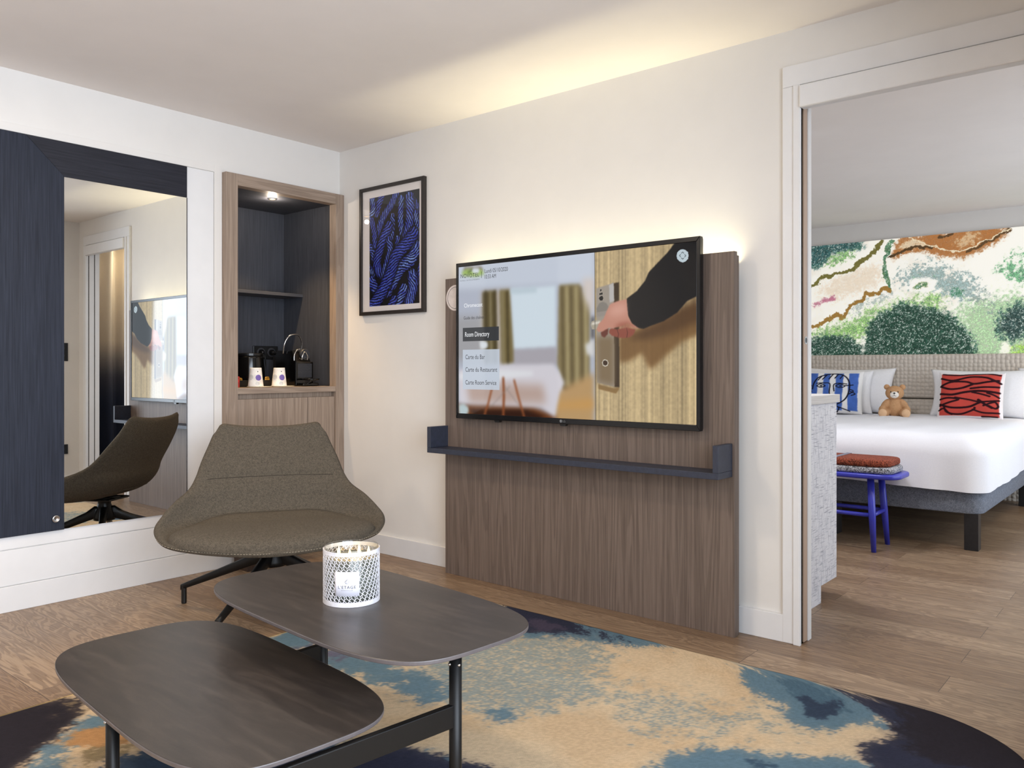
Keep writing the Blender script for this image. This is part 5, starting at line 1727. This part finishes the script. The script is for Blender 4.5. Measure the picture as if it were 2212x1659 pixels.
# bed
BX0, BX1, BY0, BY1 = 1.30, 3.20, 2.315, 4.595
bd = thing('bed', (2.25, 3.45, 0.0), 'double bed with grey fabric base and black block legs in the bedroom', 'bed')
greyf = weave('grey_bed_fabric', (84, 90, 102), (142, 148, 160), 190.0, 0.95, 0.4, 0.22)
b = B()
vs = b.box(BX0, BX1, BY0, BY1, 0.226, 0.385)
vert = [e for e in b.bm.edges if abs(e.verts[0].co.z - e.verts[1].co.z) > 0.1]
bmesh.ops.bevel(b.bm, geom=vert, offset=0.10, segments=8, profile=0.5, affect='EDGES')
base = b.build('bed_base', greyf, bd, bevel=0.006, seg=2)
for p in base.data.polygons:
    p.use_smooth = True
blk = plain('black_stained_wood', (30, 29, 31), 0.4, vary=0.15, scale=60)
for lx in (1.355, 2.265, 3.100):
    for ly in (2.335, 4.40):
        b = B(); b.box(lx, lx + 0.078, ly, ly + 0.085, 0.0, 0.228, 0.003); b.build('leg', blk, bd)
b = B(); b.box(BX0 + 0.04, BX1 - 0.04, BY0 + 0.04, BY1 - 0.02, 0.386, 0.66, 0.07, 4); b.build('mattress', WHITEP, bd, smooth=True)


def make_duvet():
    """white cover lying over the mattress and hanging down round it"""
    x0, x1, y0, y1 = BX0 - 0.035, BX1 + 0.035, BY0 - 0.040, BY1 - 0.004
    top, r, rc, hang = 0.703, 0.13, 0.13, 0.205
    nc, ns = 14, 60

    def outline(d):
        """rounded rectangle inset by d, always the same number of points"""
        a0, a1, c0, c1 = x0 + d, x1 - d, y0 + d, y1 - min(d, 0.0)
        c1 = y1 - d * 0.02
        q = max(rc - d * 0.55, 0.02)
        q = min(q, (a1 - a0) / 2 - 0.001)
        pts = []
        cs = ((a1 - q, c0 + q, -90), (a1 - q, c1 - q, 0), (a0 + q, c1 - q, 90), (a0 + q, c0 + q, 180))
        for k, (cx_, cy_, an) in enumerate(cs):
            arc = [(cx_ + q * math.cos(math.radians(an + 90 * i / nc)), cy_ + q * math.sin(math.radians(an + 90 * i / nc))) for i in range(nc + 1)]
            pts += arc
            nx_, ny_, nan = cs[(k + 1) % 4]
            e = (nx_ + q * math.cos(math.radians(nan)), ny_ + q * math.sin(math.radians(nan)))
            pts += [(arc[-1][0] + (e[0] - arc[-1][0]) * i / ns, arc[-1][1] + (e[1] - arc[-1][1]) * i / ns) for i in range(1, ns)]
        return np.array(pts)
    prof = [(0.0, top - r - hang * f) for f in np.linspace(1, 0, 12)]
    prof += [(r * (1 - math.cos(a)), top - r + r * math.sin(a)) for a in np.linspace(0, math.pi / 2, 12)[1:]]
    prof += [(d, top) for d in np.linspace(r, (x1 - x0) / 2 - 0.01, 26)[1:]]
    b = B()
    rings = []
    for d, z in prof:
        o = outline(d)
        ring = []
        for (x, y) in o:
            drop = top - z
            wr = 0.006 * math.sin(11 * x + 3 * y) * math.sin(7 * y - 2 * x) + 0.003 * math.sin(23 * x + 1.3)
            zz = z + wr * (0.6 if drop < 0.05 else 0.0) - 0.010 * math.sin(1.4 * x + 0.6) * (1 if drop < 0.05 else 0.6)
            px, py = x, y
            if drop > r:
                f = (drop - r) / hang
                if y < y0 + 0.3:
                    py += (0.010 * math.sin(13 * x) + 0.006 * math.sin(31 * x + 2)) * f - 0.008 * f
                    zz += (0.012 * math.sin(3.1 * x + 1.0) + 0.016 * max(0.0, 2.6 - x)) * f
                else:
                    px += math.copysign(0.008 * math.sin(9 * y), x - 2) * f
                    zz += 0.010 * math.sin(3.7 * y) * f
            ring.append(b.bm.verts.new((px, py, zz)))
        rings.append(ring)
    n = len(rings[0])
    for A_, C_ in zip(rings[:-1], rings[1:]):
        for k in range(n):
            b.bm.faces.new((A_[k], A_[(k + 1) % n], C_[(k + 1) % n], C_[k]))
    b.bm.faces.new(rings[-1])
    o = b.build('duvet', weave('white_cotton', (232, 232, 238), (246, 246, 250), 600.0, 0.9, 0.1), None, smooth=True)
    tag(o, 'plain white cover spread over the bed', 'duvet')


make_duvet()


def pillow(name, cx, cy, cz, w, h, d, rz, tilt, mat, label, cat, group=None, paint=None, seed=0, pinch=0.10):
    """upright pillow; local x = width, z = height, y = depth (front is -Y); (cx,cy,cz) = middle of its lower edge"""
    t_ = Matrix.Translation((cx, cy, cz)) @ Matrix.Rotation(rz, 4, 'Z') @ Matrix.Rotation(tilt, 4, 'X')
    nu, nv = (110, 110) if paint is not None else (44, 44)
    u = np.linspace(-1, 1, nu)[None, :].repeat(nv, 0)
    v = np.linspace(-1, 1, nv)[:, None].repeat(nu, 1)
    body = (np.clip(1 - u ** 4, 0, 1) * np.clip(1 - v ** 4, 0, 1)) ** 0.62
    wob = (fnoise(nv, nu, 4, 3, seed) - 0.5) * 0.10
    x = u * (w / 2) * (1 - pinch * (1 - v ** 2) * u ** 2 * 0.9)
    z = h / 2 + v * (h / 2) * (1 - pinch * (1 - u ** 2) * v ** 2 * 0.9)
    yf = -body * d * (0.5 + wob)
    yb = body * d * (0.5 - wob)
    F = np.stack([x, yf, z], -1)
    K = np.stack([x[:, ::-1], yb[:, ::-1], z[:, ::-1]], -1)
    verts = np.concatenate([F.reshape(-1, 3), K.reshape(-1, 3)])
    idx = np.arange(nu * nv).reshape(nv, nu)
    q1 = np.stack([idx[:-1, :-1], idx[:-1, 1:], idx[1:, 1:], idx[1:, :-1]], -1).reshape(-1, 4)
    me = bpy.data.meshes.new(name)
    me.from_pydata([tuple(p) for p in verts], [], [tuple(int(i) for i in p) for p in np.concatenate([q1, q1 + nu * nv])])
    bm = bmesh.new(); bm.from_mesh(me)
    lay = None
    if paint is not None:
        cols = np.concatenate([paint(u, v).reshape(-1, 3), np.ones((nu * nv, 3)) * 236])
        lay = bm.verts.layers.float_color.new('paint')
        bm.verts.ensure_lookup_table()
        lc = lin(np.clip(cols, 0, 255))
        for i, vv in enumerate(bm.verts):
            vv[lay] = (lc[i, 0], lc[i, 1], lc[i, 2], 1.0)
    bmesh.ops.remove_doubles(bm, verts=bm.verts[:], dist=0.0004)
    bm.to_mesh(me); bm.free()
    me.polygons.foreach_set('use_smooth', [True] * len(me.polygons))
    me.transform(t_)
    o = link(name, me, mat)
    return tag(o, label, cat, group)


cotton = weave('pillow_cotton', (230, 228, 230), (246, 245, 246), 500.0, 0.9, 0.1)
painted = attr_mat('printed_cotton', 0.9, 0, 0.2, 0.06, 600.0, 0.1)


def strokes(u, v, lines, col, base, wd):
    nv, nu = u.shape
    for pts, k in lines:
        P = smooth_path([(p[0], p[1], 0) for p in pts], 6)
        d = np.full(u.shape, 9.0)
        for a, c in zip(P[:-1], P[1:]):
            ux, uy = c.x - a.x, c.y - a.y
            L = ux * ux + uy * uy + 1e-12
            t = np.clip(((u - a.x) * ux + (v - a.y) * uy) / L, 0, 1)
            d = np.minimum(d, np.hypot(u - a.x - t * ux, v - a.y - t * uy))
        m = np.clip((wd * k - d) / 0.016 + 0.5, 0, 1)[..., None]
        base = base * (1 - m) + np.array(col, float) * m
    return base


def blue_face(u, v):
    n = fnoise(u.shape[0], u.shape[1], 10, 4, 31)
    uu = u + 0.05 * (n - 0.5)
    c = np.ones(u.shape + (3,)) * np.array((232, 230, 228))
    blue = np.array((70, 104, 180))
    for a, b_ in ((-0.86, -0.52), (-0.34, -0.10), (0.08, 0.36), (0.52, 0.88)):
        m = (np.clip((uu - a) / 0.03, 0, 1) * np.clip((b_ - uu) / 0.03, 0, 1) * np.clip((0.9 - np.abs(v)) / 0.04, 0, 1))[..., None]
        c = c * (1 - m) + blue * (0.9 + 0.2 * n[..., None]) * m
    k = 1.0
    lines = [([(-0.72, 0.10), (-0.66, 0.40), (-0.48, 0.68), (-0.10, 0.84), (0.25, 0.82), (0.48, 0.62), (0.58, 0.30), (0.55, -0.10), (0.42, -0.40), (0.15, -0.62), (-0.02, -0.70)], 1.2),
             ([(-0.40, 0.72), (-0.52, 0.52)], k), ([(-0.22, 0.80), (-0.36, 0.56)], k), ([(-0.02, 0.82), (-0.14, 0.58)], k), ([(0.16, 0.82), (0.06, 0.62)], k), ([(0.32, 0.76), (0.24, 0.60)], k),
             ([(-0.56, 0.36), (-0.30, 0.38), (-0.10, 0.34), (-0.10, -0.06), (-0.04, -0.30)], k), ([(0.06, 0.00), (0.04, 0.30), (0.20, 0.37), (0.48, 0.34)], k),
             ([(-0.56, 0.24), (-0.42, 0.33), (-0.26, 0.24), (-0.42, 0.17), (-0.56, 0.24)], 0.9), ([(0.10, 0.24), (0.24, 0.33), (0.42, 0.24), (0.26, 0.16), (0.10, 0.24)], 0.9),
             ([(-0.42, 0.24), (-0.38, 0.24)], 1.4), ([(0.25, 0.24), (0.29, 0.24)], 1.4),
             ([(0.44, 0.26), (0.70, 0.30)], k), ([(0.58, 0.10), (0.72, 0.02), (0.58, -0.12)], k), ([(0.62, 0.0), (0.78, -0.10), (0.66, -0.18)], k),
             ([(0.10, -0.62), (0.24, -0.78), (0.16, -0.96)], k), ([(0.20, -0.72), (0.60, -0.90)], k), ([(-0.30, -0.42), (-0.06, -0.44)], k), ([(-0.76, 0.26), (-0.86, 0.10), (-0.74, -0.02)], k)]
    return strokes(u, v, lines, (22, 22, 34), c, 0.022)


def red_strokes(u, v):
    n = fnoise(u.shape[0], u.shape[1], 8, 4, 32)
    c = np.ones(u.shape + (3,)) * np.array((236, 230, 230))
    m = (np.clip((0.92 - np.abs(u) + 0.03 * (n - 0.5)) / 0.02, 0, 1) * np.clip((0.92 - np.abs(v) + 0.03 * (n - 0.5)) / 0.02, 0, 1))[..., None]
    c = c * (1 - m) + np.array((196, 74, 64)) * (0.94 + 0.12 * n[..., None]) * m
    lines = [([(-0.85, 0.90), (-0.40, 0.86), (0.0, 0.92), (0.5, 0.95), (0.88, 0.86)], 1.0), ([(-0.90, 0.70), (-0.5, 0.60), (0.0, 0.78), (0.45, 0.76), (0.70, 0.64), (0.92, 0.50)], 1.2),
             ([(-0.90, 0.36), (-0.55, 0.54), (-0.1, 0.55), (0.15, 0.46), (0.55, 0.56), (0.85, 0.62)], 1.2), ([(-0.92, 0.34), (-0.6, 0.22), (-0.25, 0.26), (0.10, 0.44)], 1.2),
             ([(0.05, 0.26), (0.40, 0.32), (0.88, 0.34)], 1.1), ([(-0.92, 0.02), (-0.5, -0.02), (-0.1, 0.10), (0.3, 0.16), (0.9, 0.10)], 1.3), ([(0.10, 0.10), (0.40, 0.02), (0.62, -0.06)], 1.0), ([(0.55, 0.08), (0.75, 0.0), (0.9, -0.10)], 1.0),
             ([(-0.92, -0.22), (-0.6, -0.16), (-0.3, -0.22), (-0.55, -0.34), (-0.9, -0.50)], 1.1), ([(-0.40, -0.14), (0.0, -0.22), (0.35, -0.30), (0.90, -0.22)], 1.0),
             ([(-0.90, -0.44), (-0.5, -0.58), (0.0, -0.54), (0.3, -0.36), (0.42, -0.30)], 1.2), ([(0.30, -0.22), (0.50, -0.40), (0.70, -0.54)], 1.3), ([(0.46, -0.46), (0.66, -0.34), (0.80, -0.30), (0.88, -0.46), (0.80, -0.56), (0.62, -0.46)], 1.0),
             ([(-0.92, -0.70), (-0.75, -0.62), (-0.55, -0.82), (-0.2, -0.84), (0.15, -0.66), (0.2, -0.56)], 1.0), ([(0.15, -0.64), (0.45, -0.76), (0.9, -0.74)], 1.0), ([(-0.75, -0.52), (-0.68, -0.74), (-0.5, -0.86)], 1.0), ([(0.4, -0.92), (0.85, -0.90)], 0.8)]
    return strokes(u, v, lines, (42, 14, 20), c, 0.035)


ZB = 0.706
pillow('bed_pillow', 1.74, 4.475, ZB, 0.80, 0.42, 0.15, 0.03, -0.16, cotton, 'white pillow against the headboard, behind the blue cushion and the teddy bear', 'pillow', 'white bed pillows', seed=41)
pillow('bed_pillow', 1.66, 4.325, ZB, 0.66, 0.40, 0.13, 0.10, -0.20, cotton, 'white pillow directly behind the blue face cushion', 'pillow', 'white bed pillows', seed=42)
pillow('bed_pillow', 2.83, 4.375, ZB, 0.78, 0.41, 0.15, -0.02, -0.18, cotton, 'white pillow directly behind the red cushion', 'pillow', 'white bed pillows', seed=43)
pillow('bed_pillow', 3.40, 4.500, ZB, 0.66, 0.42, 0.13, -0.03, -0.14, cotton, 'white pillow at the right edge of the photo, behind the others', 'pillow', 'white bed pillows', seed=44)
pillow('cushion', 1.70, 4.17, ZB, 0.50, 0.395, 0.13, 0.10, -0.24, painted, 'blue and white cushion with a black line-drawn face', 'cushion', None, blue_face, 45, 0.05)
pillow('cushion', 2.785, 4.185, ZB - 0.005, 0.49, 0.39, 0.13, -0.05, -0.24, painted, 'red cushion with black brush strokes', 'cushion', None, red_strokes, 46, 0.05)


# teddy bear
def make_teddy():
    x, y, z = 2.222, 4.17, 0.700
    t = thing('teddy_bear', (x, y, z), 'small light brown teddy bear sitting on the bed between the cushions', 'teddy bear', rz=0.22)
    fur = weave('tan_plush', (176, 132, 92), (206, 162, 120), 300.0, 0.95, 0.6, 0.25)
    pale = weave('pale_plush', (214, 172, 132), (232, 194, 156), 300.0, 0.95, 0.6, 0.25)
    k = 1.0
    b = B()
    b.ball((0, 0, 0.075), 0.066, 0.056, 0.082)
    b.ball((0, -0.004, 0.125), 0.052, 0.046, 0.05)
    for s in (-1, 1):
        b.ball((s * 0.070, -0.014, 0.108), 0.030, 0.030, 0.056, M=Matrix.Rotation(s * -0.62, 4, 'Y'))
        b.ball((s * 0.096, -0.036, 0.066), 0.028, 0.030, 0.036, M=Matrix.Rotation(s * -0.3, 4, 'Y'))
        b.ball((s * 0.078, -0.050, 0.036), 0.042, 0.062, 0.038)
    body = b.build('body', fur, t, local=True, smooth=True)
    m = body.modifiers.new('remesh', 'REMESH'); m.mode = 'VOXEL'; m.voxel_size = 0.005; m.use_smooth_shade = True
    m = body.modifiers.new('smooth', 'SMOOTH'); m.factor = 0.5; m.iterations = 6
    b = B()
    b.ball((0, -0.012, 0.206), 0.073, 0.060, 0.062)
    hd = b.build('head', fur, t, local=True, smooth=True)
    for s in (-1, 1):
        b = B(); b.ball((s * 0.061, 0.0, 0.256), 0.024, 0.013, 0.024); er = b.build('ear', fur, hd, local=True, smooth=True)
        b = B(); b.ball((s * 0.0275, -0.064, 0.216), 0.0062); b.build('eye', BLACKGLOSS, hd, local=True, smooth=True)
        b = B(); b.ball((s * 0.090, -0.100, 0.037), 0.0345, 0.016, 0.0355); b.build('foot_pad', pale, t, local=True, smooth=True)
    b = B(); b.ball((0, -0.062, 0.192), 0.035, 0.022, 0.030); b.build('muzzle', weave('white_plush', (226, 218, 208), (242, 236, 228), 300.0), hd, local=True, smooth=True)
    b = B(); b.ball((0, -0.084, 0.206), 0.0085, 0.005, 0.0062); b.build('nose', BLACKGLOSS, hd, local=True, smooth=True)
    b = B(); b.tube([(0, -0.0845, 0.200), (0, -0.085, 0.188)], 0.0011, 6)
    b.tube(smooth_path([(-0.017, -0.078, 0.190), (-0.010, -0.083, 0.183), (0, -0.0852, 0.187), (0.010, -0.083, 0.183), (0.017, -0.078, 0.190)], 5), 0.0011, 6)
    b.build('mouth', BLACKGLOSS, hd, local=True)


make_teddy()

# dresser standing just inside the doorway
dr = thing('dresser', (2.55, 0.67, 0.0), 'white linen-textured dresser just inside the bedroom doorway', 'dresser')
ln_ = N('white_linen_weave')
fa = ln_.noise(ln_.coord('Object', (220, 220, 14)), 1.0, 2, 0.6)
fb = ln_.noise(ln_.coord('Object', (14, 14, 220)), 1.0, 2, 0.6)
mxn = ln_.add('ShaderNodeMath', operation='MINIMUM'); ln_.ln(fa, mxn.inputs[0]); ln_.ln(fb, mxn.inputs[1])
ln_.base(ln_.ramp(mxn.outputs[0], [(0.26, (140, 142, 156)), (0.38, (188, 189, 199)), (0.45, (222, 222, 228))]), 0.7)
b = B(); b.box(2.10, 2.820, 0.13, 0.848, 0.082, 0.950); b.build('carcass', ln_.m, dr, bevel=0.001)
b = B(); b.box(2.14, 2.818, 0.12, 0.632, 0.0, 0.0815); b.build('plinth', ln_.m, dr)
b = B(); b.box(2.08, 2.832, 0.12, 0.862, 0.9505, 0.990); b.build('top', wood('whitewashed_oak', (176, 172, 168), (204, 200, 198), (220, 218, 216), 'Y', 0.5, 1.4, 0.3), dr, bevel=0.001)

# blue bench with two strapped seat pads
bn = thing('stool', (2.42, 2.06, 0.0), 'bright blue wooden stool at the foot of the bed', 'stool')
BLUE = plain('blue_lacquer', (56, 60, 176), 0.3, vary=0.05, scale=20)


def rrect(x0, x1, y0, y1, z, r, n=8):
    out = []
    for cx_, cy_, a0 in ((x1 - r, y1 - r, 0), (x0 + r, y1 - r, 90), (x0 + r, y0 + r, 180), (x1 - r, y0 + r, 270)):
        for k in range(n + 1):
            a = math.radians(a0 + 90 * k / n)
            out.append((cx_ + r * math.cos(a), cy_ + r * math.sin(a), z))
    return out


b = B(); b.poly(rrect(2.00, 2.835, 1.875, 2.235, 0.476, 0.10), (0, 0, -0.030)); b.build('seat', BLUE, bn, bevel=0.010, seg=3, smooth=True, angle=0.9)
legs = {}
for sx in (0, 1):
    for sy in (0, 1):
        top_ = Vector(((2.665, 2.175)[1 - sx], (1.945, 2.165)[sy], 0.449))
        bot = Vector(((2.694, 2.146)[1 - sx], (1.908, 2.200)[sy], 0.0))
        legs[sx, sy] = (top_, bot)
        b = B(); b.tube([top_, top_.lerp(bot, 0.5), bot], [0.0205, 0.021, 0.0145], 16); b.build('leg', BLUE, bn, smooth=True)
for a_, c_ in (((0, 0), (1, 0)), ((0, 1), (1, 1)), ((1, 0), (1, 1)), ((0, 0), (0, 1))):
    f = 0.51
    b = B(); b.tube([legs[a_][0].lerp(legs[a_][1], f), legs[c_][0].lerp(legs[c_][1], f)], 0.0125, 12); b.build('stretcher', BLUE, bn, smooth=True)
orange = weave('orange_black_felt', (46, 24, 20), (174, 90, 66), 130.0, 0.95, 0.6, 0.16)
salt = weave('grey_black_felt', (24, 24, 28), (206, 206, 212), 130.0, 0.95, 0.6, 0.12)
for k, (m_, z0_, z1_, lab) in enumerate(((salt, 0.4765, 0.518, 'flecked grey seat pad on the blue stool, under the orange one'), (orange, 0.5185, 0.562, 'flecked orange seat pad on top of the grey pad on the blue stool'))):
    b = B(); b.poly(rrect(2.03, 2.800 - 0.015 * k, 1.890, 2.215, z1_, 0.085), (0, 0, z0_ - z1_))
    o = b.build('seat_pad', m_, None, bevel=0.016, seg=4, smooth=True, angle=0.9)
    tag(o, lab, 'seat pad')
b = B()
xa = 2.455
for (ya, yb2, za, zb2) in ((1.886, 1.8885, 0.470, 0.5635), (2.2165, 2.219, 0.470, 0.5635), (1.886, 2.219, 0.5625, 0.565)):
    b.box(xa - 0.014, xa + 0.014, ya, yb2, za, zb2)
o = b.build('strap', plain('grey_webbing', (128, 128, 142), 0.7, vary=0.1, scale=300)); tag(o, 'grey strap holding the two seat pads on the blue stool', 'strap')

# curtain by the bedroom window, seen in the mirror
def make_curtain():
    h, w = 60, 260
    y = np.linspace(0.16, 1.20, w)[None, :].repeat(h, 0)
    z = np.linspace(0.02, 2.44, h)[:, None].repeat(w, 1)
    x = 4.80 + 0.050 * np.sin(y * 2 * math.pi / 0.17 + 0.6 * np.sin(z * 1.3)) + 0.02 * np.sin(y * 2 * math.pi / 0.41 + z)
    P = np.stack([x, y, z], -1)
    c = np.zeros((h, w, 3))
    stops_z = [0.0, 0.75, 1.02, 1.40, 2.44]
    stops_c = np.array([(26, 30, 42), (30, 35, 48), (62, 60, 66), (176, 160, 140), (220, 208, 190)], float)
    for k in range(3):
        c[..., k] = np.interp(z, stops_z, stops_c[:, k])
    o = link('curtain', grid_mesh('curtain', P, c), attr_mat('dip_dyed_linen', 0.9, 0, 0.2, 0.08, 300.0, 0.2))
    md = o.modifiers.new('solid', 'SOLIDIFY'); md.thickness = 0.004
    tag(o, 'floor-length curtain fading from beige to navy, seen in the mirror through the doorway', 'curtain')


make_curtain()
area('curtain_cove_light', (4.70, 0.9, 2.47), (0.15, 0, -1), 0.06, 1.4, 16, (1.0, 0.86, 0.62))
area('bedside_glow', (3.75, 4.45, 1.15), (-0.3, 0.2, -1), 0.16, 0.16, 2.5, (1.0, 0.78, 0.5))
